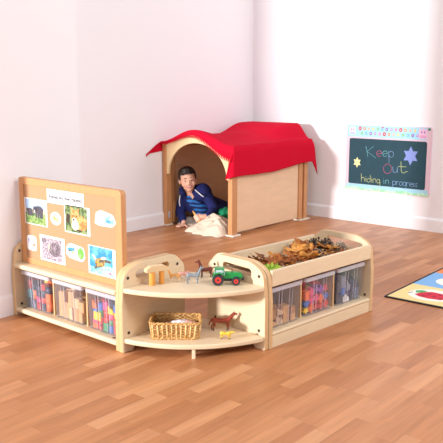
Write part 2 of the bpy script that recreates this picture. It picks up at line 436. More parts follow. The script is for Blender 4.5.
sheet('paper_cutout', 'small oval cutout with orange and green drawing beside the elephants', 'cutout', .226, .302, .206, .264, (0, 0, 0, 0),
      [(GRN, blob(.5, .5, .36, .3, 16)), (PAPER, blob(.5, .5, .3, .22, 16)), (ORG, blob(.42, .5, .17, .15, 12)), (YEL, blob(.65, .42, .1, .12, 10)), (ORG, blob(.3, .6, .07, .08, 8))], None, oval)
sheet('paper_cutout', 'white rounded cutout with a blue fish drawing, right end of the board', 'cutout', .528, .662, .242, .307, (0, 0, 0, 0),
      [(PAL, blob(.33, .55, .17, .25, 14)), (PAPER, blob(.3, .55, .1, .2, 14)), (BLU, blob(.7, .42, .22, .26, 16, .15, 3)), (PAL, blob(.8, .52, .1, .1, 10)), (DBL, blob(.64, .34, .12, .08, 10))], None,
      rnd([(0, .1, .09), (.2, -.02, .05), (.82, .0, .2), (1.0, .3, .2), (.86, .8, .25), (.3, 1.0, .2), (.08, .8, .1)]))
sheet('paper_cutout', 'smallest pale cutout with orange mark, far left of the board', 'cutout', .040, .112, .065, .134, (0, 0, 0, 0),
      [(LIL, blob(.42, .6, .3, .28, 14)), (PAL, blob(.55, .4, .25, .2, 12)), (RDO, blob(.75, .4, .13, .12, 10)), (BLU, blob(.2, .7, .08, .1, 8))], None, rnd([(0, 0, .2), (1, 0, .2), (1, 1, .2), (0, 1, .2)]))
sheet('paper_cutout', 'white cutout with bright bird and green leaf, left of the turtle', 'cutout', .330, .458, .067, .142, (0, 0, 0, 0),
      [(LEAF, blob(.78, .48, .17, .34, 16)), (GRN, blob(.74, .35, .06, .12, 10)), (TEA, blob(.25, .6, .16, .13, 12)), (DBL, [(.3, .5), (.4, .85), (.48, .55), (.4, .45)]), (YEL, blob(.36, .46, .07, .07, 10)), (PNK, blob(.5, .42, .05, .07, 10)), (ele, blob(.17, .52, .07, .05, 8))], None,
      rnd([(0, .3, .12), (.15, .1, .1), (.85, .0, .15), (1, .25, .15), (.95, .85, .2), (.2, .98, .2), (0, .7, .12)]))
ts = sheet('title_strip', 'white paper title strip lettered Animals and their Habitats', 'sign', .208, .461, .301, .362, (0, 0, 0, 0), [])
tm = text_mesh('Animals and their Habitats', .0215); tm.materials.append(mat('black_ink', '#15131a', .6))
for v in tm.vertices: v.co = Vector((v.co.x, -.0004 - v.co.z, v.co.y + .029))
link('lettering', tm, ts)

# ------------------------------------------------------------------ clear tubs
TUB = clear_plastic('clear_plastic', '#fdfdfe', .05, .025); RIMM = clear_plastic('frosted_plastic', '#f4f4fa', .42, .06)
TW, TD, TH = .208, .285, .176
def tub_outline(w, d, highlit_rib=.0055):
    P = []
    x0 = -w/2
    P += [(x0+.012*(1-math.cos(a)), .012*(1-math.sin(a))) for a in (0, R(30), R(60), R(90))]
    for c in (-w/6, w/6):
        P += [(c-.012, 0), (c-.006, highlit_rib), (c+.006, highlit_rib), (c+.012, 0)]
    P += [(-x0-.012*(1-math.cos(a)), .012*(1-math.sin(a))) for a in (R(90), R(60), R(30), 0)]
    P += [(w/2, d), (-w/2, d)]
    return P
def make_tub():
    A = tub_outline(TW*.925, TD*.94); B = tub_outline(TW*.985, TD*.985); n = len(A)
    m = MB(); V = [(x, y+TD*.03, 0) for x, y in A] + [(x, y+.002, TH-.016) for x, y in B]
    m.add(V, [(i, (i+1) % n, n+(i+1) % n, n+i) for i in range(n)] + [list(range(n))[::-1]])
    body = m.mesh('tub_body', TUB)
    q = MB(); w, d = TW/2+.003, TD
    ro = rnd([(-w, -.003, .014), (w, -.003, .014), (w, d, .014), (-w, d, .014)]); ri = rnd([(-w+.007, .004, .01), (w-.007, .004, .01), (w-.007, d-.007, .01), (-w+.007, d-.007, .01)])
    k = len(ro); V = [(x, y, TH-.017) for x, y in ro] + [(x, y, TH) for x, y in ro] + [(x, y, TH) for x, y in ri] + [(x, y, TH-.017) for x, y in ri]
    q.add(V, [(a*k+i, a*k+(i+1) % k, ((a+1) % 4)*k+(i+1) % k, ((a+1) % 4)*k+i) for a in range(4) for i in range(k)])
    rb = MB()
    for c in (-TW/6, TW/6):
        for s_ in (-1, 1):
            x = c + s_*.009
            rb.add([(x*.925-.0022, TD*.03+.0005, .004), (x*.925+.0022, TD*.03+.0005, .004), (x*.985+.0022, .0015, TH-.02), (x*.985-.0022, .0015, TH-.02), (x*.925-.0022, TD*.03+.003, .004), (x*.925+.0022, TD*.03+.003, .004), (x*.985+.0022, .004, TH-.02), (x*.985-.0022, .004, TH-.02)], [(0,1,2,3),(7,6,5,4),(0,4,5,1),(1,5,6,2),(2,6,7,3),(3,7,4,0)])
    return body, q.mesh('rim', RIMM), rb.mesh('highlit_rib', RIB_HIGHLIGHT)
RIB_HIGHLIGHT = clear_plastic('rib_highlight', '#f6f6fa', .2, .08)  # whiter strips that put the highlights along the tub ribs into the colour
tub_body, tub_rim, tub_rib_highlight = make_tub()
def place_tub(unit, x, y, z, label):
    p = local(unit) @ Vector((x, y, z))
    t = thing('storage_tub', label, 'tub', p, unit.rotation_euler.z, 'clear tubs in the low storage units')
    b = link('tub_body', tub_body, t)
    s = b.modifiers.new('wall', 'SOLIDIFY'); s.thickness = .0018; s.offset = -1
    link('rim', tub_rim, t); link('highlit_rib', tub_rib_highlight, t); return t

BC = {n: mat('block_'+n, h, .45) for n, h in dict(red='#d8342f', orange='#ee6a2c', teal='#4fb3c4', navy='#2a3350', pink='#e5487c', yellow='#f4c61e', green='#2f8f5a', purple='#8a4fa3', blue='#3567b5',
      tan='#cf9a63', brown='#a8743f', pale='#dcb487', charcoal='#3d404b', slate='#65708a', white='#e9e4dc', grey='#8b8fa0').items()}
SHAPES = {}
def shape_mesh(kind, c, s, h):
    key = (kind, c, round(s, 3), round(h, 3))
    if key in SHAPES: return SHAPES[key]
    m = MB()
    if kind == 'block': m.prism(rnd([(-s/2, -s/2, .004), (s/2, -s/2, .004), (s/2, s/2, .004), (-s/2, s/2, .004)], 3), 0, h, lambda u, v, t: (u, v, t))
    elif kind == 'cylinder': m.tube([(0, 0, 0), (0, 0, h)], s/2, 16)
    elif kind == 'wedge': m.prism([(-s/2, 0), (s/2, 0), (s/2, h*.45), (-s/2, h)], -s/2, s/2, lambda u, v, t: (u, t, v))
    elif kind == 'stick': m.prism(rnd([(-s/2, -s/3, .003), (s/2, -s/3, .003), (s/2, s/3, .003), (-s/2, s/3, .003)], 2), 0, h, lambda u, v, t: (u, v, t))
    elif kind == 'cross':
        a, b = s/2, s/5
        m.prism([(-b, 0), (b, 0), (b, h*.3), (a, h*.3), (a, h*.7), (b, h*.7), (b, h), (-b, h), (-b, h*.7), (-a, h*.7), (-a, h*.3), (-b, h*.3)], -s*.3, s*.3, lambda u, v, t: (u, t, v))
    elif kind == 'star':
        m.prism([((s/2 if i % 2 == 0 else s*.27)*math.sin(i*PI/5), h/2 + (h/2 if i % 2 == 0 else h*.27)*(-math.cos(i*PI/5))) for i in range(10)], -s*.25, s*.25, lambda u, v, t: (u, t, v))
    me = m.mesh(kind, BC[c]); SHAPES[key] = me; return me
NOUN = dict(block='block', cylinder='round block', wedge='wedge block', stick='stick block', cross='cross-shaped piece', star='star-shaped piece')
def fill(unit, x, y, z, seed, kinds, cols, hs, where, nx=5, ny=2, top=.15, s=.036):
    rr = random.Random(seed); M = local(unit)
    w = TW*.925 - .024; cx = w/nx
    for j in range(ny):
        for i in range(nx):
            zz = z + .0035
            lim = z + top*(1 - .12*rr.random())
            while True:
                h = rr.choice(hs)
                if zz + h > lim: break
                kd = rr.choice(kinds); c = rr.choice(cols)
                px = x - w/2 + cx*(i+.5) + rr.uniform(-.5, .5)*(cx-s)*.6
                py = y + .034 + j*.043
                ang = rr.uniform(-.22, .22)
                sz = s*(.86 if kd in ('block', 'wedge') else 1)
                o = link(('wooden_' if cols[0] in ('tan', 'pale') else 'toy_')+('block' if kd in ('block', 'cylinder', 'wedge', 'stick') else 'piece'), shape_mesh(kd, c, sz, h))
                o.location = M @ Vector((px, py, zz)); o.rotation_euler = (0, 0, unit.rotation_euler.z + ang)
                tag(o, '%s %s in the clear tub %s' % (c if cols[0] not in ('tan', 'pale') else c+' wooden', NOUN[kd], where), 'block' if kd not in ('cross', 'star') else 'toy piece', 'pieces in the tub '+where)
                zz += h + .0004
LX = [.02+.1167, .37, .72-.1167]; RX = [.02+.1158, .3675, .02+.579]
yf = .028
spec = [
 (LEFT, LX[0], .041, 'clear plastic tub of red, orange and teal blocks beside the left wall', 'beside the left wall', ['block', 'cylinder', 'wedge'], ['red', 'orange', 'teal', 'navy', 'pink', 'red', 'orange', 'slate', 'navy', 'yellow', 'red'], [.026, .034, .042]),
 (LEFT, LX[1], .041, 'clear plastic tub of plain wooden sticks, middle of the board unit', 'in the middle of the board unit', ['stick', 'stick', 'block'], ['tan', 'pale', 'brown', 'tan', 'pale'], [.045, .055, .07]),
 (LEFT, LX[2], .041, 'clear plastic tub of green, blue and red pieces next to the corner shelf panel', 'of mixed green and red pieces', ['block', 'cylinder', 'block', 'wedge'], ['green', 'red', 'navy', 'orange', 'teal', 'red', 'yellow', 'green', 'blue', 'pink'], [.024, .03, .036]),
 (RIGHT, RX[0], .067, 'clear plastic tub of tan wooden cubes at near end of tray unit', 'nearest the corner shelf in the tray unit', ['block', 'wedge', 'block'], ['tan', 'pale', 'tan', 'brown'], [.03, .042]),
 (RIGHT, RX[1], .067, 'clear plastic tub of red, blue and purple shapes, middle of tray unit', 'in the middle of the tray unit', ['cross', 'star', 'cross', 'block'], ['red', 'blue', 'red', 'purple', 'teal', 'pink', 'yellow', 'blue', 'red', 'orange'], [.032, .04]),
 (RIGHT, RX[2], .067, 'clear plastic tub of dark pieces at far end of tray unit', 'at the far end of the tray unit', ['block', 'wedge', 'cylinder'], ['charcoal', 'slate', 'charcoal', 'navy', 'slate', 'grey', 'blue'], [.035, .05]),
]
for k, (un, x, z, lab, where, kinds, cols, hs) in enumerate(spec):
    place_tub(un, x, yf, z, lab)
    if k == 3: fill(un, x, yf, z, 40+k, kinds, cols, hs, where, nx=4, top=.105, s=.042)
    else: fill(un, x, yf, z, 40+k, kinds, cols, hs, where)
# yellow card tucked in the front of the third tub, white piece in the last
p = local(LEFT) @ Vector((LX[2]-.048, yf+.0145, .041+.042))
o = MB().bx(-.023, .023, 0, .004, 0, .036).build('toy_tile', BC['yellow'], None, .001, loc=p); tag(o, 'flat square yellow tile at the front of the tub next to the corner shelf', 'tile')
p = local(RIGHT) @ Vector((RX[2]-.02, yf+.0148, .071))
o = MB().prism(rnd([(-.024, 0, .006), (.024, 0, .006), (.02, .022, .004), (.006, .022, .004), (.004, .034, .004), (-.012, .034, .004), (-.022, .02, .004)], 3), 0, .004, lambda u, v, t: (u, t, v)).build('toy_piece', BC['white'], loc=p)
o.rotation_euler.z = UANG; tag(o, 'flat white shape standing at the front of the tub of dark pieces', 'toy piece')
# ------------------------------------------------------------------ leaves and cones in the tray
TM = local(RIGHT)
def leaf_mesh(seed, L, kind):
    rr = random.Random(seed); n = 44; rings = 4
    def rad(a):       # a=0 at tip
        if kind == 'maple': return .72 + .18*math.cos(5*a) + .1*math.cos(a) + .03*math.sin(15*a)
        return .42/ math.sqrt((math.cos(a)*.62)**2 + math.sin(a)**2 + .04)*.8 + .07*math.cos(9*a)
    m = MB(); V = [(0, 0, 0)]; F = []
    cu, cv, tw = rr.uniform(2, 6), rr.uniform(2, 7), rr.uniform(-3, 3)
    for k in range(1, rings+1):
        for i in range(n):
            a = 2*PI*i/n; q = rad(a)*L*.62*(k/rings)
            x, y = q*math.cos(a), q*math.sin(a)
            z = cu*x*x + cv*y*y + tw*x*y + .004*math.sin(i*.9+seed)*(k/rings) - .05*abs(y)*(k/rings)
            V.append((x, y, z))
    for i in range(n): F.append((0, 1+i, 1+(i+1) % n))
    for k in range(rings-1):
        for i in range(n): F.append((1+k*n+i, 1+(k+1)*n+i, 1+(k+1)*n+(i+1) % n, 1+k*n+(i+1) % n))
    m.add(V, F, 0, True)
    b = rad(PI)*L*.62
    m.tube([(-b*.2, 0, .001), (-b, 0, cu*b*b+.001), (-b-.02, .003, cu*b*b+.004)], .0012, 5)
    zmin = min(v[2] for v in m.v); m.v = [(x, y, z-zmin) for x, y, z in m.v]
    return m
LEAFM = {n: two_tone('leaf_'+n, a, b, scale=55, rough=.7) for n, a, b in (('rust', '#95501c', '#b86d2b'), ('amber', '#b8752a', '#d39347'), ('brown', '#6f3d1a', '#94592a'), ('green', '#6f9a2c', '#a9c23a'), ('dry', '#b98a52', '#d4ab74'))}
rl = random.Random(11)
protos = {}
for tone in ('rust', 'amber', 'brown', 'dry'):
    for s in range(3):
        protos[(tone, s)] = leaf_mesh(s*7+len(tone), .08 + .012*s, 'maple' if (s+len(tone)) % 2 else 'oak').mesh('leaf', LEAFM[tone])
def put_leaf(me, x, y, z, rx, ry, rz, label, group):
    o = link('autumn_leaf', me); o.location = TM @ Vector((x, y, z)); o.rotation_euler = (rx, ry, rz)
    s = o.modifiers.new('thick', 'SOLIDIFY'); s.thickness = .0007
    tag(o, label, 'leaf', group); return o
TONES = dict(rust='curled rust-orange fallen leaf in the wooden tray', amber='amber yellow fallen leaf in the wooden tray', brown='dark brown fallen leaf in the wooden tray', dry='pale dry fallen leaf in the wooden tray')
for k in range(54):
    layer = k // 18
    x = rl.uniform(.09, .60); y = rl.uniform(.07, .29 if layer < 2 else .25)
    hump = .009 + .013*math.exp(-((x-.42)/.14)**2) + .006*math.exp(-((x-.22)/.1)**2)
    tone = rl.choice(['rust', 'rust', 'amber', 'amber', 'brown', 'dry', 'rust'] if x > .22 else ['rust', 'brown', 'rust', 'brown'])
    z = .273 + layer*hump + (.004 if layer else 0)
    put_leaf(protos[(tone, rl.randrange(3))], x, y, z, rl.uniform(-.25, .25)*(1+layer*.8), rl.uniform(-.25, .25)*(1+layer*.8), rl.uniform(0, 2*PI), TONES[tone], 'fallen leaves in the tray')
for (x, y, z, rx, ry, rz, tone, s) in ((.42, .17, .305, .6, .3, .4, 'amber', 2), (.27, .2, .300, .4, -.4, 1.8, 'rust', 2), (.15, .2, .305, .35, .3, 2.6, 'rust', 1), (.45, .1, .312, .5, .1, .2, 'amber', 1), (.55, .13, .315, .25, .1, 2.9, 'amber', 2), (.2, .25, .300, -.3, .4, .7, 'brown', 1), (.32, .1, .306, .3, .5, 1.1, 'rust', 0), (.50, .18, .312, .5, .3, 1.9, 'rust', 1)):
    put_leaf(protos[(tone, s)], x, y, z, rx, ry, rz, TONES[tone], 'fallen leaves in the tray')
put_leaf(leaf_mesh(5, .125, 'oak').mesh('leaf', LEAFM['green']), .082, .070, .312, .55, -.1, .5, 'single yellow-green leaf at the near corner of the wooden tray', None)

def cone_mesh(seed, L, W, m_):
    rr = random.Random(seed); m = MB(); m.ell((0, 0, L/2), (W*.4, W*.4, L*.46), None, 0, 12, 8)
    N = 58
    for i in range(N):
        t = (i+.5)/N; a = i*2.39996; z = t*L; rad_ = W*1.06*math.sin(PI*min(1, .12+t*.86))**.7*.55
        up = .2 + 1.0*t
        d = Vector((math.cos(a)*math.cos(up), math.sin(a)*math.cos(up), math.sin(up))); w = Vector((-math.sin(a), math.cos(a), 0)); n = d.cross(w)
        c = Vector((math.cos(a)*rad_*.75, math.sin(a)*rad_*.75, z)); l = W*.56*(1-.45*t); ww = W*.17*(1-.4*t)
        P = [c - w*ww*.6, c + w*ww*.6, c + d*l*.7 + w*ww, c + d*l, c + d*l*.7 - w*ww]
        V = [p + n*.0013 for p in P] + [p - n*.0013 for p in P]
        m.add(V, [(0, 1, 2, 3, 4), (9, 8, 7, 6, 5)] + [(k, (k+1) % 5, 5+(k+1) % 5, 5+k) for k in range(5)], i % 2)
    return m.mesh('pine_cone', m_)
CN = [mat('cone_scale', '#35281f', .7), mat('cone_scale_tip', '#8a7462', .7)]; CN2 = [mat('pale_cone_scale', '#8a7566', .7), mat('pale_cone_tip', '#b3a08e', .7)]
for (x, y, z, L, W, rx, ry, ms, lab) in ((.570, .215, .284, .055, .048, .3, .2, CN, 'dark open pine cone, left one of the upright pair in the tray'), (.590, .185, .286, .056, .05, -.2, .35, CN, 'dark open pine cone, right one of the upright pair in the tray'),
      (.612, .105, .290, .045, .04, .2, .1, CN2, 'paler brown pine cone at the far right end of the tray'), (.41, .11, .312, .045, .03, 1.3, .3, CN, 'dark grey pine cone lying low among leaves behind the front rail')):
    o = link('pine_cone', cone_mesh(int(x*1000), L, W, ms)); o.location = TM @ Vector((x, y, z)); o.rotation_euler = (rx, ry, x*20); tag(o, lab, 'pine cone', 'pine cones in the leaf tray')

# ------------------------------------------------------------------ toys on the corner unit
def rot2(a): return Matrix.Rotation(a, 3, 'Z')
def quadruped(name, label, loc, rz, L, Hh, mats, fn, neck=.55, head=.26, neck_up=.75, ears=True, tail='hair', mane=None, legr=.045, bodyr=.17, voxel=.0011, group=None):
    """toy animal facing +x, its feet on z=0; L body length, Hh shoulder height"""
    m = MB(); b = Hh*.72; rb = Hh*bodyr
    m.cap((-L*.38, 0, b+.02*Hh), (L*.05, 0, b-.03*Hh), rb*1.05, rb*.95); m.cap((L*.05, 0, b-.03*Hh), (L*.36, 0, b), rb*.95, rb*1.12)
    for sx, sy, st in ((-.4, 1, -.03), (-.4, -1, .05), (.36, 1, .05), (.36, -1, -.04)):
        x = sx*L; y = sy*rb*.55; r = Hh*legr
        if sx < 0:
            m.cap((x, y, b-.02*Hh), (x+.05*L+st*L, y, b*.55), r*2.1, r*1.2); m.cap((x+.05*L+st*L, y, b*.55), (x-.06*L+st*L, y, b*.36), r*1.2, r*.85); m.cap((x-.06*L+st*L, y, b*.36), (x-.02*L+st*L, y, r), r*.85, r*.9)
        else:
            m.cap((x, y, b-.04*Hh), (x+st*L, y, b*.42), r*1.8, r*1.0); m.cap((x+st*L, y, b*.42), (x+st*L, y, r), r*.95, r*.9)
    n0 = Vector((L*.42, 0, b+.08*Hh)); n1 = n0 + Vector((L*neck*(1-neck_up*.6), 0, Hh*neck*neck_up))
    m.cap(n0, n1, rb*.85, rb*.5)
    h1 = n1 + Vector((L*head, 0, -Hh*head*.42)); m.cap(n1, h1, rb*.52, rb*.33)
    if ears:
        for sy in (-1, 1): m.cap(n1 + Vector((-.01*L, sy*rb*.3, rb*.3)), n1 + Vector((-.03*L, sy*rb*.42, rb*1.0)), rb*.16, rb*.06)
    if tail == 'hair': m.cap((-L*.5, 0, b+.08*Hh), (-L*.62, 0, b*.55), rb*.2, rb*.26)
    elif tail == 'up': m.cap((-L*.48, 0, b+.08*Hh), (-L*.68, 0, b+.16*Hh), rb*.22, rb*.3)
    else: m.cap((-L*.48, 0, b+.06*Hh), (-L*.56, 0, b*.7), rb*.13, rb*.1)
    me = blend(m, voxel, 2, .4); 
    zmin = min(v.co.z for v in me.vertices)
    for v in me.vertices: v.co.z -= zmin
    paint(me, mats, lambda c: fn(c, L, Hh, b, n1, h1))
    t = thing(name, label, 'toy animal', loc, rz, group)
    link('body', me, t)
    e = MB()
    for sy in (-1, 1): e.ell(n1*.72 + h1*.28 + Vector((0, sy*rb*.42, rb*.1)), (rb*.1,)*3, None, 0, 8, 6)
    e.build('eyes', DARK, t)
    if mane:
        mm = MB(); k = 7
        P = [n0*(1-i/k) + n1*(i/k) + Vector((-rb*.65*(1-i/k) - rb*.3*(i/k), 0, rb*.45)) for i in range(k+1)]
        mm.tube(P, [rb*.2]*(k+1), 6); mm.build('mane', mane, t)
    return t
bay = mat('toy_bay', '#6b2b1c', .4); bayl = mat('toy_bay_red', '#8f3a24', .4); black = mat('toy_black', '#221d1d', .5); muz = mat('toy_muzzle', '#e6c9c0', .5)
tan = mat('toy_tan', '#d79a52', .5); cream = mat('toy_cream', '#efd9ae', .5); stripe = two_tone('toy_zebra', '#34383f', '#aab0b6', 'wave', 150, .5, lo=.38, hi=.6); hoof = mat('toy_hoof', '#3a2d25', .5)
pinkm = mat('toy_pink', '#e3a394', .5); goldm = two_tone('toy_gold', '#c99a22', '#e0c04a', scale=90, rough=.5)
A45 = R(40)
quadruped('toy_deer', 'tan toy deer with raised head beside the block arch', (-1.997, 2.026, .268), A45+PI-.1, .042, .04, [tan, cream], lambda c, L, H, b, n, h: 1 if c.z < b*.4 or c.x > h.x-.004 else 0, neck=.6, neck_up=.95, head=.2, tail='short', legr=.04, bodyr=.16, group=None)
quadruped('toy_piglet', 'small pinkish toy animal standing between the deer and zebra', (-1.999, 2.076, .268), A45+.1, .034, .034, [pinkm, cream], lambda c, L, H, b, n, h: 1 if c.z < b*.35 else 0, neck=.25, neck_up=.5, head=.25, tail='short', legr=.06, bodyr=.22)
quadruped('toy_zebra', 'grey striped toy zebra near the centre of the upper shelf', (-1.919, 2.052, .268), A45+.15, .050, .051, [stripe, black], lambda c, L, H, b, n, h: 1 if c.x > h.x-.003 else 0, neck=.55, neck_up=.95, head=.26, mane=black)
quadruped('toy_horse', 'dark bay toy foal with black tail on the upper shelf', (-1.946, 2.162, .268), A45+PI+.15, .05, .049, [bay, black, bayl], lambda c, L, H, b, n, h: 1 if (c.z < b*.35 or c.x < -L*.53) else 0, neck=.62, neck_up=1.05, head=.24, tail='up', mane=black)
quadruped('toy_horse', 'reddish brown toy horse with pale muzzle on the lower shelf', (-1.857, 2.152, .06), A45+.05, .080, .06, [bayl, black, muz], lambda c, L, H, b, n, h: 2 if c.x > h.x-.006 else (1 if c.z < b*.2 else 0), neck=.52, neck_up=.75, head=.2, mane=bay)
quadruped('toy_cow', 'small yellow-gold toy calf in front of the brown horse', (-1.772, 2.083, .06), A45-.1, .042, .034, [goldm, hoof], lambda c, L, H, b, n, h: 1 if c.z < b*.22 else 0, neck=.3, neck_up=.4, head=.24, tail='thin', legr=.065, bodyr=.22)

# block arch: two pillars and a slab
obl = mat('stained_block', '#dc9440', .5); nbl = mat('plain_block', '#ddbd92', .55)
P1, P2 = Vector((-2.030, 1.931, .268)), Vector((-2.017, 1.972, .268))
for p, r, lab in ((P1, .0125, 'thicker orange wooden pillar, nearer one under the block slab'), (P2, .0105, 'thinner orange wooden pillar, further one under the block slab')):
    o = MB().tube([(0, 0, 0), (0, 0, .055)], r, 20).build('block_pillar', obl, None, .001, loc=p); tag(o, lab, 'block')
d = (P2-P1); an = math.atan2(d.y, d.x)
o = MB().prism([(-.05, 0), (.05, 0), (.05, .012), (.028, .024), (-.03, .024), (-.05, .014)], -.013, .013, lambda u, v, t: (u, t, v)).build('block_slab', nbl, None, .001, loc=(P1+P2)/2 + Vector((0, 0, .0552))); o.rotation_euler.z = an; tag(o, 'plain wooden slab laid across two orange pillars', 'block')

# tractor
TR = thing('toy_tractor', 'green toy tractor with red wheel hubs on the upper shelf', 'toy tractor', (-1.814, 2.140, .268), R(40))
gr = mat('tractor_green', '#1f8a45', .3); tyre = mat('tyre', '#25282b', .7); redm = mat('hub_red', '#d8352c', .4); gls = mat('tractor_window', '#b9c6cc', .15); blk = mat('tractor_black', '#2b2d30', .5); wht = mat('tractor_white', '#e6e8e6', .4)
MB().prism([(-.02, .024), (.058, .024), (.063, .03), (.061, .043), (.045, .05), (-.012, .052), (-.02, .05)], -.0125, .0125, lambda u, v, t: (u, t, v)).build('bonnet', gr, TR, .003)
MB().bx(-.055, .05, -.009, .009, .014, .026).build('chassis', blk, TR, .002)
MB().bx(.058, .068, -.013, .013, .018, .03).build('front_weight', blk, TR, .002)
cab = MB().prism([(-.05, .03), (-.012, .03), (-.008, .048), (-.016, .064), (-.046, .064), (-.052, .05)], -.018, .018, lambda u, v, t: (u, t, v)).build('cab', gls, TR, .002)
MB().bx(-.05, -.01, -.021, .021, .063, .068).build('cab_roof', gr, cab, .002)
for x0, x1 in ((-.051, -.046), (-.012, -.016)):
    for y in (-.0185, .0185): MB().tube([(x0, y, .032), (x1, y, .065)], .0016, 6).build('pillar', gr, cab)
MB().tube([(.02, -.011, .048), (.02, -.011, .068)], .0018, 8).build('exhaust_pipe', blk, TR)
for y in (-1, 1):
    MB().prism([(-.058+.029*0, .034), (-.05, .05), (-.03, .054), (-.012, .046), (-.012, .043), (-.03, .05), (-.048, .046), (-.055, .034)], y*.016, y*.031, lambda u, v, t: (u, t, v)).build('mudguard', gr, TR)
def wheel(x, y, r, w):
    g = MB(); n = 22
    V = []; F = []
    prof = [(r*.55, -w), (r*.93, -w), (r, -w*.7), (r, w*.7), (r*.93, w), (r*.55, w)]
    for i in range(n*2):
        a = PI*i/n
        for q, (rr_, t) in enumerate(prof):
            k = rr_*(1.0 if (i % 2 == 0 or q in (0, 5)) else .955)
            V.append((x + k*math.cos(a), y+t, r + k*math.sin(a)))
    N_ = n*2
    for i in range(N_):
        for q in range(6): F.append((i*6+q, ((i+1) % N_)*6+q, ((i+1) % N_)*6+(q+1) % 6, i*6+(q+1) % 6))
    o = g.add(V, F, 0, False).build('wheel', tyre, TR)
    MB().tube([(x, y-w*.85, r), (x, y+w*.85, r)], r*.6, 18).build('hub', redm, o)
    MB().tube([(x, y-w*1.0, r), (x, y+w*1.0, r)], r*.2, 10).build('hub_cap', blk, o)
for y in (-1, 1): wheel(-.036, y*.024, .0235, .0085); wheel(.036, y*.021, .0175, .007)

# wicker basket on the lower shelf
BK = thing('wicker_basket', 'honey coloured wicker basket on the lower corner shelf', 'basket', (-1.957, 1.990, .06), R(40.7))
wick = two_tone('wicker', '#b07f45', '#d9ad6c', scale=120, rough=.6); wick2 = two_tone('wicker_dark', '#8a5f34', '#b48850', scale=120, rough=.6)
def bk_out(s, n=96):
    base = rnd([(-.0985, -.062, .018), (.0985, -.062, .018), (.0985, .062, .018), (-.0985, .062, .018)], 8); base = [(x*s, y*s) for x, y in base]
    L = [0]
    for i in range(len(base)): L.append(L[-1] + (Vector(base[(i+1) % len(base)]) - Vector(base[i])).length)
    out = []
    for k in range(n):
        d = L[-1]*k/n
        i = max(j for j in range(len(base)) if L[j] <= d + 1e-9)
        t = (d-L[i])/max(1e-9, L[i+1]-L[i]); a, b = Vector(base[i]), Vector(base[(i+1) % len(base)]); p = a.lerp(b, t)
        nn = (b-a).normalized(); out.append((p, Vector((nn.y, -nn.x))))
    return out
BH = .067
w = MB(); rows = 11
for r_ in range(rows):
    s = .92 + .08*r_/rows; P = bk_out(s); z = .006 + (BH-.012)*r_/(rows-1)
    w.tube([(p.x + nrm.x*.0022*(1 if ((i//2 + r_) % 2) else -1), p.y + nrm.y*.0022*(1 if ((i//2 + r_) % 2) else -1), z) for i, (p, nrm) in enumerate(P)], .003, 5, 0, True)
w.build('woven_wall', wick, BK)
st = MB(); B0, B1 = bk_out(.92), bk_out(1.0)
for i in range(0, 96, 3):
    n0 = B0[i][1]*.0032; st.tube([(B0[i][0].x+n0.x, B0[i][0].y+n0.y, .002), (B1[i][0].x+n0.x, B1[i][0].y+n0.y, BH-.002)], .0034, 6, 0)
st.build('stakes', two_tone('wicker_stake', '#cf9c5c', '#ecc78c', scale=90), BK)
for nm, s, z in (('top_rim', 1.02, BH), ('foot_rim', .93, .005)):
    P = bk_out(s); q = MB()
    for ph in (0, PI):
        q.tube([(p.x + nrm.x*.003*math.cos(i*1.2+ph), p.y + nrm.y*.003*math.cos(i*1.2+ph), z + .003*math.sin(i*1.2+ph)) for i, (p, nrm) in enumerate(P)], .0042, 6, 0, True)
    q.build(nm, wick, BK)
MB().bx(-.082, .082, -.05, .05, .001, .006).build('base', wick2, BK)
rr = random.Random(3)
for k, (x, y, z, s, c, lab) in enumerate(((.02, .0, .0365, .045, '#e9e4ea', 'crumpled white cloth piece in the wicker basket'), (.055, -.012, .0365, .035, '#e8b9ac', 'pinkish cloth piece at the right end inside the basket'), (-.04, .005, .0305, .04, '#8f6b52', 'brown cloth piece at the left end inside the basket'))):
    m = MB(); m.ell((0, 0, 0), (s, .036, .028 if k < 2 else .023), None, 0, 26, 16)
    m.v = [tuple(Vector(p)*(1 + .22*noise.noise(Vector(p)*60 + Vector((k*9, 0, 0))))) for p in m.v]
    o = m.build('cloth_piece', mat('cloth_%d' % k, c, .9), None, loc=local(BK) @ Vector((x, y, z))); o.rotation_euler.z = R(40.7); tag(o, lab, 'cloth')
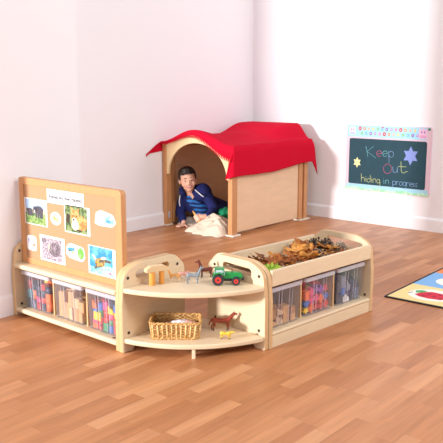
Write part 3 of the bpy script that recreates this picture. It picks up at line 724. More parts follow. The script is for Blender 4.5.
CH=[(0,[(-2.782,0.600),(-2.771,0.562),(-2.761,0.517)]),(0,[(-2.717,0.600),(-2.769,0.559),(-2.692,0.513)]),(1,[(-2.689,0.543),(-2.644,0.553),(-2.644,0.554),(-2.649,0.563),(-2.658,0.569),(-2.669,0.570),(-2.679,0.565),(-2.686,0.556),(-2.687,0.546),(-2.683,0.536),(-2.675,0.529),(-2.664,0.527),(-2.653,0.531),(-2.646,0.539)]),(0,[(-2.637,0.546),(-2.596,0.554),(-2.596,0.556),(-2.601,0.565),(-2.610,0.571),(-2.620,0.572),(-2.630,0.567),(-2.636,0.558),(-2.637,0.548),(-2.633,0.538),(-2.625,0.531),(-2.615,0.530),(-2.605,0.533),(-2.598,0.541)]),(3,[(-2.587,0.573),(-2.579,0.483)]),(3,[(-2.583,0.560),(-2.576,0.568),(-2.567,0.572),(-2.557,0.570),(-2.549,0.563),(-2.545,0.552),(-2.546,0.541),(-2.552,0.532),(-2.561,0.527),(-2.571,0.528),(-2.580,0.534),(-2.584,0.544)]),(1,[(-2.586,0.474),(-2.597,0.474),(-2.608,0.469),(-2.616,0.461),(-2.622,0.451),(-2.624,0.439),(-2.622,0.427),(-2.618,0.416),(-2.610,0.408),(-2.600,0.403),(-2.589,0.402),(-2.578,0.404),(-2.569,0.411),(-2.562,0.420),(-2.558,0.431),(-2.557,0.443),(-2.561,0.454),(-2.567,0.464),(-2.576,0.471),(-2.586,0.474)]),(3,[(-2.548,0.458),(-2.545,0.432),(-2.545,0.431),(-2.544,0.426),(-2.542,0.422),(-2.539,0.418),(-2.536,0.415),(-2.531,0.414),(-2.527,0.414),(-2.523,0.415),(-2.519,0.418),(-2.516,0.421),(-2.513,0.425),(-2.512,0.430),(-2.511,0.459),(-2.506,0.414)]),(2,[(-2.483,0.501),(-2.477,0.437),(-2.477,0.431),(-2.475,0.427),(-2.473,0.423),(-2.470,0.420),(-2.467,0.418),(-2.463,0.416),(-2.459,0.416),(-2.455,0.416),(-2.451,0.418),(-2.447,0.420),(-2.444,0.423),(-2.442,0.427),(-2.423,0.430)]),(2,[(-2.503,0.461),(-2.437,0.464)]),(2,[(-2.814,0.385),(-2.809,0.323)]),(2,[(-2.811,0.343),(-2.809,0.349),(-2.804,0.354),(-2.798,0.356),(-2.791,0.355),(-2.786,0.351),(-2.784,0.345),(-2.782,0.325)]),(2,[(-2.772,0.353),(-2.769,0.322)]),(2,[(-2.773,0.367),(-2.772,0.362)]),(2,[(-2.736,0.345),(-2.742,0.351),(-2.750,0.351),(-2.757,0.347),(-2.762,0.340),(-2.761,0.332),(-2.756,0.325),(-2.749,0.322),(-2.741,0.324),(-2.736,0.331)]),(2,[(-2.735,0.378),(-2.731,0.324)]),(2,[(-2.722,0.352),(-2.719,0.321)]),(2,[(-2.722,0.366),(-2.721,0.361)]),(2,[(-2.711,0.352),(-2.708,0.321)]),(2,[(-2.710,0.340),(-2.709,0.347),(-2.704,0.351),(-2.698,0.353),(-2.691,0.352),(-2.686,0.348),(-2.684,0.343),(-2.683,0.324)]),(2,[(-2.654,0.346),(-2.659,0.351),(-2.666,0.352),(-2.673,0.348),(-2.677,0.341),(-2.676,0.332),(-2.672,0.325),(-2.665,0.323),(-2.658,0.325),(-2.653,0.331)]),(2,[(-2.652,0.352),(-2.649,0.312),(-2.649,0.311),(-2.650,0.305),(-2.655,0.300),(-2.661,0.297),(-2.667,0.299),(-2.672,0.303)]),(0,[(-2.618,0.351),(-2.615,0.321)]),(0,[(-2.619,0.365),(-2.618,0.360)]),(0,[(-2.603,0.351),(-2.600,0.321)]),(0,[(-2.602,0.339),(-2.600,0.346),(-2.596,0.351),(-2.590,0.353),(-2.583,0.352),(-2.579,0.348),(-2.577,0.342),(-2.575,0.323)]),(3,[(-2.545,0.350),(-2.539,0.293)]),(3,[(-2.542,0.343),(-2.536,0.349),(-2.529,0.351),(-2.522,0.348),(-2.517,0.342),(-2.517,0.333),(-2.521,0.326),(-2.528,0.322),(-2.535,0.323),(-2.541,0.328)]),(3,[(-2.514,0.350),(-2.511,0.320)]),(3,[(-2.512,0.338),(-2.512,0.342),(-2.510,0.346),(-2.505,0.349),(-2.499,0.349),(-2.494,0.348)]),(3,[(-2.477,0.349),(-2.484,0.346),(-2.488,0.340),(-2.489,0.332),(-2.486,0.325),(-2.479,0.321),(-2.472,0.322),(-2.466,0.326),(-2.463,0.334),(-2.465,0.342),(-2.470,0.348),(-2.477,0.349)]),(3,[(-2.437,0.343),(-2.443,0.349),(-2.449,0.349),(-2.456,0.346),(-2.459,0.338),(-2.459,0.330),(-2.455,0.324),(-2.448,0.321),(-2.441,0.323),(-2.437,0.329)]),(3,[(-2.436,0.350),(-2.432,0.310),(-2.432,0.310),(-2.434,0.303),(-2.438,0.299),(-2.444,0.296),(-2.450,0.298),(-2.455,0.302)]),(3,[(-2.430,0.349),(-2.427,0.319)]),(3,[(-2.428,0.337),(-2.428,0.341),(-2.425,0.345),(-2.421,0.348),(-2.415,0.348),(-2.410,0.347)]),(3,[(-2.406,0.333),(-2.383,0.337),(-2.382,0.337),(-2.387,0.345),(-2.394,0.348),(-2.402,0.344),(-2.406,0.337),(-2.405,0.328),(-2.399,0.322),(-2.391,0.321),(-2.384,0.326)]),(3,[(-2.365,0.347),(-2.376,0.347),(-2.380,0.340),(-2.366,0.330),(-2.368,0.321),(-2.381,0.321)]),(3,[(-2.344,0.347),(-2.355,0.347),(-2.358,0.339),(-2.345,0.330),(-2.347,0.321),(-2.360,0.321)])]
# ------------------------------------------------------------------ playhouse
HX0, HX1, HY0, HY1 = -3.9, -3.21, 3.84, 4.785
HO = Vector((-3.555, 4.3, 0))
HOUSE = thing('playhouse', 'beech wooden den playhouse with arched doorway in the corner', 'playhouse', HO)
def hb(x0, x1, y0, y1, z0, z1): return MB().bx(x0-HO.x, x1-HO.x, y0-HO.y, y1-HO.y, z0, z1)
XC = (HX0+HX1)/2; ZE = .626
def bump_front(x):
    u = max(-.5, min(.5, (x-XC)/.70)); return .5+.5*math.cos(2*PI*u)
def bump_back(x):
    u = abs(x-XC)/.345; t = max(0, min(1, (1.0-u)/.36)); return t*t*(3-2*t)
def post(x0, x1, y0, y1):
    p = hb(x0, x1, y0, y1, .010, ZE).build('corner_post', BEECH, HOUSE, .003)
    return p
pfl = post(HX0, HX0+.038, HY0, HY0+.06); pfr = post(HX1-.038, HX1, HY0, HY0+.06)
post(HX1-.036, HX1-.002, HY1-.045, HY1); post(HX0, HX0+.038, HY1-.05, HY1)
hb(HX1-.034, HX1-.004, HY1-.115, HY1-.066, .01, ZE-.004).build('side_upright', BEECH, HOUSE, .003)
hb(HX0+.006, HX0+.03, HY0+.075, HY0+.11, .01, ZE-.004).build('side_upright', BEECH, HOUSE, .003)
hb(HX1-.03, HX1-.014, HY0+.074, HY1-.116, .02, ZE-.01).build('side_panel', PLY, HOUSE, .002)
hb(HX0+.004, HX0+.018, HY0+.112, HY1-.05, .012, ZE-.01).build('side_panel', PLY, HOUSE, .002)
FOOT = mat('pale_foot', '#e9e2d4', .4)
for (x, y, wx, wy) in ((HX0+.022, HY0+.03, .042, .07), (HX1-.018, HY0+.035, .072, .088), (HX1-.02, HY1-.05, .07, .13), (HX0+.022, HY1-.03, .042, .07)):
    hb(x-wx/2, x+wx/2, y-wy/2, y+wy/2, 0, .010).build('foot_plate', FOOT, HOUSE, .002)
hb(HX0+.038, HX0+.0395, HY0+.016, HY0+.036, .058, .108).build('hinge_plate', mat('pale_metal', '#b9bcc8', .4), pfl, .0005)
# arched front and back
aw, az, ar = .288, .40, .246
arch = [(XC + aw*math.cos(a), az + ar*math.sin(a)) for a in [PI*k/40 for k in range(41)]]
top = [(x, ZE + .012 + .098*bump_front(x) - .012) for x in [HX0+.02 + (HX1-HX0-.04)*k/40 for k in range(41)]]
outline = arch[:1] + [(HX1-.038, az), (HX1-.038, ZE-.006)] + [p for p in top[::-1] if HX0+.04 < p[0] < HX1-.04] + [(HX0+.038, ZE-.006), (HX0+.038, az)] + arch[::-1][:-1]
CREAM = mat('arch_ply', '#ecd0a0', .5, vary=.04, vscale=5)
MB().prism([(x-HO.x, z) for x, z in outline], HY0+.006-HO.y, HY0+.024-HO.y, lambda u, v, t: (u, t, v)).build('arch_panel', CREAM, HOUSE, .0015)
ob = [(HX0+.038, .012), (HX1-.038, .012), (HX1-.038, ZE-.006)] + [(x, ZE + .118*bump_back(x) - .004) for x in [HX1-.04 - (HX1-HX0-.08)*k/40 for k in range(41)]] + [(HX0+.038, ZE-.006)]
MB().prism([(x-HO.x, z) for x, z in ob], HY1-.03-HO.y, HY1-.014-HO.y, lambda u, v, t: (u, t, v)).build('back_panel', PLY, HOUSE, .0015)
for x in (HX0+.02, HX1-.02): hb(x-.012, x+.012, HY0+.06, HY1-.05, ZE-.03, ZE-.002).build('roof_rail', BEECH, HOUSE, .002)

# red cloth draped over the playhouse
YF, YB = HY0-.014, HY1+.012
XL, XR = HX0+.004, HX1+.018
def sm(t): t = max(0, min(1, t)); return t*t*(3-2*t)
def zroof(x, y):
    t = max(0, min(1, (y-YF)/(YB-YF)))
    f, b = bump_front(x), bump_back(x)
    w = sm((t-.35)/.45)
    A = .098 - .040*sm(t/.22) + .060*sm((t-.52)/.33)
    z = .642 + A*(f*(1-w) + b*w)
    return z + .004*noise.noise(Vector((x*7, y*6, 0)))*min(1, t*6)*min(1, (1-t)*6)
def hemR(y):
    t = (y-YF)/(YB-YF); return .212 - .035*sm((t-.4)/.55)
def cloth_pt(dl, x, dr, df, y, db):
    X, Y = x, y
    fold = .003*math.sin(y*17+1)*sm(dr/.12) + .004*noise.noise(Vector((0, y*9, dr*8)))
    ze = zroof(x, y)
    if dr: X = XR + .010*sm(dr/.03) + fold*1.2 - .012*(db/.13)*sm(dr/.1)
    h = dr
    if dl: h = dl*.9; X = XL - .0045 - 0*dl
    if df:
        Y = YF - .010*sm(df/.03) - .012*df/.09
        h = math.sqrt(h*h + df*df) if not dl else h*.7+df*.55
        if dr: X -= min(.055, df*.6)*sm(dr/.06)
        lc = sm((XL+.11-x)/.11)          # near the left wall the spare cloth is pushed forward
        Y -= lc*.125*(df/.09)
        if lc > 0: h = h*(1-.15*lc)
    if db:
        Y = YB + db*(.35 + .4*sm(dr/.05))
        h = math.sqrt(h*h + (db*.9)**2) + .6*db*sm(dr/.1)
    return (X, Y, ze - h)
NX, NR, NL, NF, NY, NB = 64, 20, 8, 9, 70, 10
S = [('l', k/NL) for k in range(NL, 0, -1)] + [('x', k/NX) for k in range(NX+1)] + [('r', k/NR) for k in range(1, NR+1)]
T = [('f', k/NF) for k in range(NF, 0, -1)] + [('y', k/NY) for k in range(NY+1)] + [('b', k/NB) for k in range(1, NB+1)]
V = []
for (sk, sv) in S:
    for (tk, tv) in T:
        x = XL if sk == 'l' else XR if sk == 'r' else XL + (XR-XL)*sv
        y = YF if tk == 'f' else YB if tk == 'b' else YF + (YB-YF)*tv
        V.append(cloth_pt(.08*sv if sk == 'l' else 0, x, hemR(y)*sv if sk == 'r' else 0, (.088 - .014*bump_front(x))*sv if tk == 'f' else 0, y, .13*sv if tk == 'b' else 0))
nT = len(T); F = [(i*nT+j, (i+1)*nT+j, (i+1)*nT+j+1, i*nT+j+1) for i in range(len(S)-1) for j in range(nT-1)]
CL = thing('red_blanket', 'bright red fringed blanket draped over the playhouse roof', 'blanket', HO)
cm = MB(); cm.add([(a-HO.x, b-HO.y, c) for a, b, c in V], F, 0, True)
co_ = cm.build('cloth', RED, CL); s = co_.modifiers.new('thick', 'SOLIDIFY'); s.thickness = .004; s.offset = 1
# fringe along the front hem
hem = [Vector(V[i*nT]) for i in range(len(S))] + [Vector(V[(len(S)-1)*nT + j]) for j in range(1, NF)]
fm = MB(); acc = 0; last = hem[0]
for i in range(1, len(hem)):
    seg = (hem[i]-hem[i-1]).length; 
    while acc <= seg:
        p = hem[i-1].lerp(hem[i], acc/max(seg, 1e-9)) - HO
        side = i >= len(S)
        tip = p + (Vector((0, -.006, -.019)) if not side else Vector((-.012, -.006, -.004)))
        fm.tube([p + Vector((0, 0, .003)), (p+tip)/2, tip], [.0040, .0048, .0020], 6); acc += .0165
    acc -= seg
fm.build('fringe', mat('red_fringe', '#cf1630', .9, spec=.1), CL)

# ------------------------------------------------------------------ boy
rv, cvv, zv = Vector((.758, .652, 0)), Vector((.652, -.758, 0)), Vector((0, 0, 1))
BO = Vector((-3.70, 4.05, 0))
BOY = thing('person', 'smiling boy in navy hooded top leaning on one arm inside the playhouse', 'person', BO)
HC = Vector((-3.735, 3.945, .358))
F_ = (cvv + zv*.10 + rv*.10).normalized()
U_ = zv - F_*zv.dot(F_); U_.normalize(); R_ = U_.cross(F_) * -1
R_ = F_.cross(U_); R_ = -R_ if R_.dot(rv) < 0 else R_
tilt = R(7); U_, R_ = (U_*math.cos(tilt) - R_*math.sin(tilt)), (R_*math.cos(tilt) + U_*math.sin(tilt))
HM = Matrix((R_, -F_, U_)).transposed()          # head axes: x right in view, -y out of the face, z up
def hp(x, y, z): return HC + R_*x + F_*y + U_*z  # y = towards the viewer
b = MB()
def el(c, r): b.ell(c - BO, r, HM, 0, 24, 16)
el(hp(0, -.018, .028), (.062, .074, .064)); el(hp(0, -.002, .0), (.058, .066, .072))
el(hp(0, .012, -.045), (.045, .05, .046)); el(hp(0, .03, -.076), (.021, .024, .018))
for s in (-1, 1):
    el(hp(s*.032, .035, -.034), (.021, .022, .02)); el(hp(s*.064, -.012, -.012), (.009, .014, .021))
    el(hp(s*.024, .052, .008), (.018, .012, .008))
b.cap(hp(.001, .058, -.004) - BO, hp(.001, .070, -.03) - BO, .0065, .0095); el(hp(.001, .066, -.034), (.013, .009, .007))
NK = Vector((-3.74, 3.99, .235))
b.cap(hp(0, -.02, -.06) - BO, NK - BO, .034, .038)
chest = Vector((-3.755, 4.05, .17)); hip = Vector((-3.68, 4.28, .09))
RS, RE, RW = Vector((-3.822, 3.985, .185)), Vector((-3.838, 3.965, .088)), Vector((-3.745, 3.905, .03))
LS, LE, LW = Vector((-3.645, 4.04, .258)), Vector((-3.562, 4.05, .13)), Vector((-3.533, 3.945, .098))
def bc(a, c, ra, rb): b.cap(a - BO, c - BO, ra, rb)
bc(NK + Vector((0, .02, -.02)), chest, .05, .085); bc(RS + rv*.03, LS - rv*.03, .05, .055); bc(chest, hip, .085, .066)
bc(RS, RE, .036, .028); bc(RE, RW, .028, .019); bc(LS, LE, .038, .029); bc(LE, LW, .028, .019)
K1, A1 = Vector((-3.52, 4.44, .058)), Vector((-3.40, 4.62, .045)); K2, A2 = Vector((-3.66, 4.5, .055)), Vector((-3.6, 4.69, .04))
bc(hip + Vector((.03, .02, -.02)), K1, .065, .045); bc(K1, A1, .044, .03); bc(hip - Vector((.03, -.02, .02)), K2, .065, .045); bc(K2, A2, .044, .03)
bc(A1, A1 + Vector((.05, .03, -.01)), .028, .02); bc(A2, A2 + Vector((.02, .05, -.005)), .028, .02)
# hand flat on the floor
fd = (-rv*.8 + cvv*.6).normalized(); sd = Vector((-fd.y, fd.x, 0)); 
pm = RW + Vector((.0, 0, -.012)) + (-rv*.004 + cvv*.028)
for k, off in enumerate((-.018, -.006, .006, .018)):
    bc(RW + Vector((0, 0, -.01)), pm + sd*off*.9 + fd*.012 + Vector((0, 0, -.004)), .013, .0085)
    base = pm + sd*off + fd*.016; Lf = (.038, .044, .04, .03)[k] if sd.dot(cvv) < 0 else (.03, .04, .044, .038)[k]
    dd = (fd + sd*off*9).normalized()
    k1 = base + dd*Lf*.5; k2 = base + dd*Lf
    base.z, k1.z, k2.z = .012, .013, .0075
    bc(base, k1, .0072, .0066); bc(k1, k2, .0066, .0055)
th = pm + rv*.012 + cvv*.004; t1 = th + (rv*.7 + cvv*.75).normalized()*.022; t2 = t1 + (rv*.4 + cvv*.9).normalized()*.016
th.z, t1.z, t2.z = .016, .011, .0075
bc(th, t1, .0085, .0075); bc(t1, t2, .0075, .006)
# hand closed on the toy stick
T0, T1 = Vector((-3.618, 3.872, .138)), Vector((-3.553, 3.872, .066)); ax = (T1-T0).normalized()
G = T0.lerp(T1, .72); toward = (LW - G); toward -= ax*toward.dot(ax); toward.normalize(); side = ax.cross(toward)
palm = G + toward*.026
bc(LW, palm, .019, .02); bc(palm - ax*.016, palm + ax*.016, .014, .013)
for k, off in enumerate((-.021, -.007, .007, .02)):
    c0 = G + ax*off; rad_ = .0185
    pts = [c0 + toward*rad_*math.cos(a) + side*rad_*math.sin(a) for a in (R(35), R(95), R(155), R(205))]
    for i in range(3): bc(pts[i], pts[i+1], .0068 - .0004*i, .0064 - .0004*i)
    bc(palm + ax*off*.8, pts[0], .008, .0068)
tp = [palm - ax*.016, G - ax*.03 + toward*.012 - side*.018, G - ax*.026 - toward*.012 - side*.016]
bc(tp[0], tp[1], .009, .0078); bc(tp[1], tp[2], .0076, .0062)
SKIN = mat('skin', '#ebb59b', .5, vary=.03, vscale=30)
me = blend(b, .0033, 3, .5); me.materials.append(SKIN); link('body', me, BOY)
# face
EW = mat('eye_white', '#efeae8', .3); EB = mat('eye_brown', '#33221c', .2); HAIR = two_tone('dark_brown_hair', '#120c0a', '#2c1e18', scale=160, rough=.5, stretch=(1, 1, .25)); LIP = mat('lips', '#b9605a', .5); TEETH = mat('teeth', '#f3ece6', .3)
for s, nm in ((-1, 'eye'), (1, 'eye')):
    m = MB(); c = hp(s*.0245, .0525, -.009)
    m.ell(c - BO, (.0102, .009, .0050), HM, 0, 16, 12); m.ell(c + F_*.0050 - BO, (.0062, .0050, .0050), HM, 1, 12, 8); m.build('eye', [EW, EB], BOY)
    m = MB(); m.tube([hp(s*x, y, z) - BO for x, y, z in ((.012, .0655, .008), (.024, .0635, .013), (.038, .053, .009))], [.002, .003, .0016], 6); m.build('eyebrow', HAIR, BOY)
m = MB()
m.prism([(-.023, .007), (-.012, -.003), (0, -.006), (.012, -.003), (.023, .007), (.013, .004), (0, .003), (-.013, .004)], 0, .004, lambda u, v, t: tuple(hp(u, .0655 - t - abs(u)**2*18, -.0535 + v) - BO), 0)
m.build('teeth', TEETH, BOY)
m = MB()
m.tube([hp(x, .0648 - x*x*18, -.0535 + z) - BO for x, z in ((-.024, .009), (-.013, .005), (0, .0045), (.013, .005), (.024, .009))], [.0014, .0024, .0026, .0024, .0014], 8)
m.tube([hp(x, .0648 - x*x*18, -.0535 + z) - BO for x, z in ((-.024, .009), (-.013, -.003), (0, -.007), (.013, -.003), (.024, .009))], [.0014, .0028, .0034, .0028, .0014], 8)
m.build('lips', LIP, BOY)
# short dark hair
h = MB()
rr = random.Random(5)
def hl(c, r): h.ell(c - BO, r, HM, 0, 20, 14)
hl(hp(0, -.026, .042), (.0665, .073, .06)); hl(hp(0, -.05, .0), (.06, .05, .07)); hl(hp(0, .014, .073), (.05, .046, .024))
for s in (-1, 1): hl(hp(s*.056, -.012, .026), (.012, .034, .034)); hl(hp(s*.059, .006, .01), (.0065, .010, .018))
for k in range(40):
    x = -.045 + .09*rr.random(); p = hp(x, .052 - x*x*9, .064 - abs(x)*.2); q = hp(x + rr.uniform(-.008, .008), .063 - x*x*10, .046 - abs(x)*.12 + rr.uniform(-.006, .004)); h.cap(p - BO, q - BO, .006, .0028, 0, 8)
for k in range(90):
    a = rr.uniform(-1.35, 1.35); e = rr.uniform(.45, 1.45)
    d = Vector((math.sin(a)*math.cos(e)*1.0, math.cos(a)*math.cos(e)*.8, math.sin(e)))
    p = hp(d.x*.062, -.018 + d.y*.078, .03 + d.z*.062); q = p + (R_*(d.x*.008 + rr.uniform(-.006, .006)) + F_*.010*math.cos(a) + U_*(.004 - .006*(e < .8)))
    h.cap(p - BO, q - BO, .006, .0026, 0, 8)
me = blend(h, .0026, 1, .4); me.materials.append(HAIR); link('hair', me, BOY)
# navy hooded top
NAVY = mat('navy_fleece', '#272d63', .9, bump=.12, bscale=220, vary=.12, vscale=30, spec=.15)
h = MB()
def nc(a, c, ra, rb): h.cap(a - BO, c - BO, ra, rb)
nc(NK + Vector((0, .035, -.03)), chest, .055, .094); nc(RS + rv*.03, LS - rv*.02, .058, .07); nc(LS - rv*.01, LS - rv*.012 - zv*.01, .062, .062); nc(chest, hip, .095, .074)
nc(RS, RE, .044, .038); nc(RE, RW + (RE-RW)*.22, .037, .029); nc(LS, LE, .047, .039); nc(LE, LW + (LE-LW)*.02, .038, .027)
hd = NK - F_*.05                                            # hood bunched behind the neck
for k in range(9):
    a = R(200 - k*27.5 + 10); p0 = hd + R_*.062*math.cos(a) - F_*.035*math.sin(a)*0 + U_*(.012 + .03*max(0, math.sin(a))) - F_*.02*math.sin(a)
    a2 = R(200 - (k+1)*27.5 + 10); p1 = hd + R_*.062*math.cos(a2) + U_*(.012 + .03*max(0, math.sin(a2))) - F_*.02*math.sin(a2)
    nc(p0, p1, .026, .026)
for s_ in (-1, 1): nc(hp(s_*.052, -.05, -.072), hp(s_*.058, .0, -.10), .024, .02)
me = blend(h, .0045, 5, .5)
for v in me.vertices: v.co += v.normal*.003*noise.noise(Vector(v.co)*26)
me.materials.append(NAVY); HOOD = link('hooded_top', me, BOY)
# blue patterned shirt showing in the open front
SHIRT = two_tone('blue_chevron_shirt', '#16285e', '#2f78c9', 'wave', 9, .8, lo=.42, hi=.58)
h = MB()
nc(NK + F_*.012 - zv*.035 + rv*.004, chest + F_*.034 - zv*.05 + rv*.045, .047, .062); nc(chest + F_*.034 - zv*.05 + rv*.045, chest + F_*.03 - zv*.075 + rv*.06, .062, .05)
me = blend(h, .004, 3, .5); me.materials.append(SHIRT); link('shirt', me, BOY)
# skin in the V of the neck, white zip edges
m = MB(); m.prism([(-.02, .02), (.02, .02), (.016, 0), (0, -.026), (-.014, 0)], 0, .012, lambda u, v, t: tuple(NK + R_*(u+.004) + zv*(v-.008) + F_*(.047 + t + (-v)*.35) - BO)); m.build('neck_opening', SKIN, BOY, .003)
ZIP = mat('white_zip', '#e9e9f0', .4)
MB().tube([Vector(p) - BO for p in ((-3.787, 3.918, .243), (-3.789, 3.909, .215), (-3.79, 3.906, .185), (-3.785, 3.907, .150))], .0042, 6).build('zip', ZIP, HOOD)
MB().tube([Vector(p) - BO for p in ((-3.662, 3.945, .285), (-3.632, 3.945, .268), (-3.600, 3.952, .246), (-3.585, 3.958, .236))], .0042, 6).build('zip', ZIP, HOOD)
# trousers and socks
TRO = mat('dark_trousers', '#23243a', .85, bump=.1, bscale=150)
h = MB()
nc(hip + Vector((0, .01, -.01)), hip + Vector((.03, .03, -.02)), .07, .066); nc(hip + Vector((.03, .02, -.02)), K1, .066, .05); nc(K1, A1, .053, .04); nc(hip - Vector((.03, -.02, .02)), K2, .066, .05); nc(K2, A2, .053, .04)
me = blend(h, .005, 4, .5); me.materials.append(TRO); link('trousers', me, BOY)

# wooden toy held in his hand
ht = MB(); ht.tube([T0 - (T0-T1)*0, T0.lerp(T1, .3), T0.lerp(T1, .6), T0.lerp(T1, 1.0), T0.lerp(T1, 1.12)], [.0045, .008, .0115, .0145, .010], 14)
ht.v = [tuple(Vector(p) - T0) for p in ht.v]
o = ht.build('wooden_toy', mat('toy_cone_wood', '#d9a055', .5), None, 0, loc=T0); tag(o, 'tapered light wooden toy held in the boy\'s hand', 'toy')

# green folded cloth and cream blanket on the playhouse floor
GC = Vector((-3.51, 4.10, .0))
m = MB()
for k, (x, y, z, a, b_, c) in enumerate(((0, 0, .05, .085, .08, .05), (.01, .02, .105, .07, .065, .034))):
    m.ell((x, y, z), (a, b_, c), rot2(.6+k*.3), 0, 28, 18)
me = blend(m, .005, 3, .5)
for v in me.vertices: v.co += v.normal*(.007*noise.noise(v.co*28) + .004*math.sin(v.co.x*120+v.co.y*60))
zmin = min(v.co.z for v in me.vertices)
for v in me.vertices: v.co.z -= zmin - .0
me.materials.append(mat('green_cloth', '#0f8a5c', .8, bump=.1, bscale=200)); o = link('green_cloth', me, loc=GC); tag(o, 'bundle of bright green cloth beside the boy, behind the doorway post', 'cloth')

CRM = mat('cream_fleece', '#e2cdb8', .95, bump=.2, bscale=160, spec=.1)
def front_edge(x):
    t = (x+3.84)/.6
    if x < -3.70: return 3.93 - .02*math.sin((x+3.84)*12)
    if x < -3.60: return 3.93 - (x+3.70)/.10*.16
    return 3.77 - .035*math.sin((x+3.6)/.36*PI) + .012*math.sin(x*60)
nx_, ny_ = 110, 90; V = []; X0, X1 = -3.845, -3.262
for i in range(nx_+1):
    x = X0 + (X1-X0)*i/nx_
    yf_ = front_edge(x); yb_ = 4.18
    for j in range(ny_+1):
        t = j/ny_; y = yf_ + (yb_-yf_)*t
        e = min(1, t/.10)*min(1, (1-t)/.10)*min(1, (x-X0)/.035)*min(1, (X1-x)/.03)
        hgt = .014 + .092*math.exp(-((x+3.45)/.12)**2 - ((y-3.95)/.11)**2) + .055*math.exp(-((x+3.34)/.07)**2 - ((y-3.85)/.08)**2) + .030*math.exp(-((x+3.52)/.05)**2 - ((y-3.84)/.06)**2) + .03*math.exp(-((x+3.80)/.05)**2 - ((y-4.02)/.07)**2)
        wv = Vector((x*1.0+.35*y, y*1.0-.3*x, 0)); n1 = noise.noise(Vector((wv.x*9, wv.y*17, 3))) ; n2 = 1-abs(noise.noise(Vector((wv.x*15+5, wv.y*26, 1))))*2
        amp = .010 + .42*hgt
        z = math.sqrt(max(0, e))*(hgt + amp*(.55*n1 + .5*n2*.7))
        V.append((x, y, max(.0015, z)))
m = MB(); n_ = ny_+1
m.add(V, [(i*n_+j, (i+1)*n_+j, (i+1)*n_+j+1, i*n_+j+1) for i in range(nx_) for j in range(ny_)], 0, True)
base = [(v[0], v[1], 0) for v in V]; m.add(base, [(i*n_+j, i*n_+j+1, (i+1)*n_+j+1, (i+1)*n_+j) for i in range(nx_) for j in range(ny_)], 0, True)
o = m.build('cream_blanket', CRM); tag(o, 'crumpled cream fleece blanket spilling out of the playhouse doorway', 'blanket')

# ------------------------------------------------------------------ chalkboard on the right wall
CBW = thing('chalkboard', 'pastel framed children\'s chalkboard hung on the right wall', 'chalkboard', (-2.603, 4.95, .255))
cx, cz = -2.603, .255
def cpl(pts, y0, y1, mt, name, parent=CBW, bev=0): return MB().prism([(x-cx, z-cz) for x, z in pts], y0-4.95, y1-4.95, lambda u, v, t: (u, t, v)).build(name, mt, parent, bev)
def rr_(x0, x1, z0, z1, r): return rnd([(x0, z0, r), (x1, z0, r), (x1, z1, r), (x0, z1, r)])
PINKF = mat('pink_frame', '#dfc2cf', .5); SKYB = mat('pale_blue_band', '#9fd2ea', .5); GRS = two_tone('pale_grass_band', '#8fd6a8', '#bfe6c8', scale=40, rough=.5); SLATE = mat('slate_surface', '#1d4350', .8, vary=.08, vscale=12)
cpl(rr_(-2.957, -2.250, .255, .762, .018), 4.937, 4.95, PINKF, 'frame', CBW, .002)
cpl(rr_(-2.950, -2.285, .668, .757, .010), 4.9355, 4.937, SKYB, 'top_band')
cpl([(-2.945, .262), (-2.262, .262), (-2.262, .302), (-2.945, .302)], 4.9358, 4.937, SKYB, 'bottom_band')
cpl([(-2.955, .257), (-2.254, .257), (-2.254, .272), (-2.3, .279), (-2.38, .271), (-2.45, .282), (-2.55, .272), (-2.66, .281), (-2.76, .272), (-2.86, .280), (-2.955, .275)], 4.935, 4.9358, GRS, 'grass_strip')
cpl(rr_(-2.927, -2.284, .303, .656, .014), 4.934, 4.937, SLATE, 'slate_panel')
dc = [mat('dot_'+n, h_, .5) for n, h_ in (('red', '#c9203a'), ('orange', '#e08a3c'), ('peach', '#e0a37c'), ('yellow', '#dcc548'), ('green', '#62b060'), ('blue', '#45aad8'), ('violet', '#7c5cb4'), ('mauve', '#b07cc0'), ('pink', '#e06c9c'), ('centre', '#fbf3ef'))]
m = MB()
seq = [0, 1, 2, 3, 4, 5, 6, 7, 8, 0, 1, 2, 3]; seq2 = [4, 5, 6, 7, 8, 0, 1, 2, 3, 4, 5, 6, 7]
for row, (x0, x1, z, sq) in enumerate(((-2.838, -2.383, .733, seq), (-2.822, -2.361, .697, seq2))):
    for k in range(13):
        x = x0 + (x1-x0)*k/12; r_ = .0135 if sq[k] == 0 else .0110 if (sq[k] in (1, 8, 6)) else .0095
        m.prism([(x-cx + r_*math.cos(a), z-cz + r_*1.15*math.sin(a)) for a in [2*PI*q/16 for q in range(16)]], -.0152, -.0144, lambda u, v, t: (u, t, v), sq[k])
        m.prism([(x-cx + r_*.3*math.cos(a), z-cz + r_*.4*math.sin(a)) for a in [2*PI*q/8 for q in range(8)]], -.0155, -.0152, lambda u, v, t: (u, t, v), 9)
m.prism([(-2.655-cx, .752-cz), (-2.635-cx, .752-cz), (-2.640-cx, .742-cz), (-2.650-cx, .742-cz)], -.0155, -.0144, lambda u, v, t: (u, t, v), 0)
m.build('coloured_dots', dc, CBW)
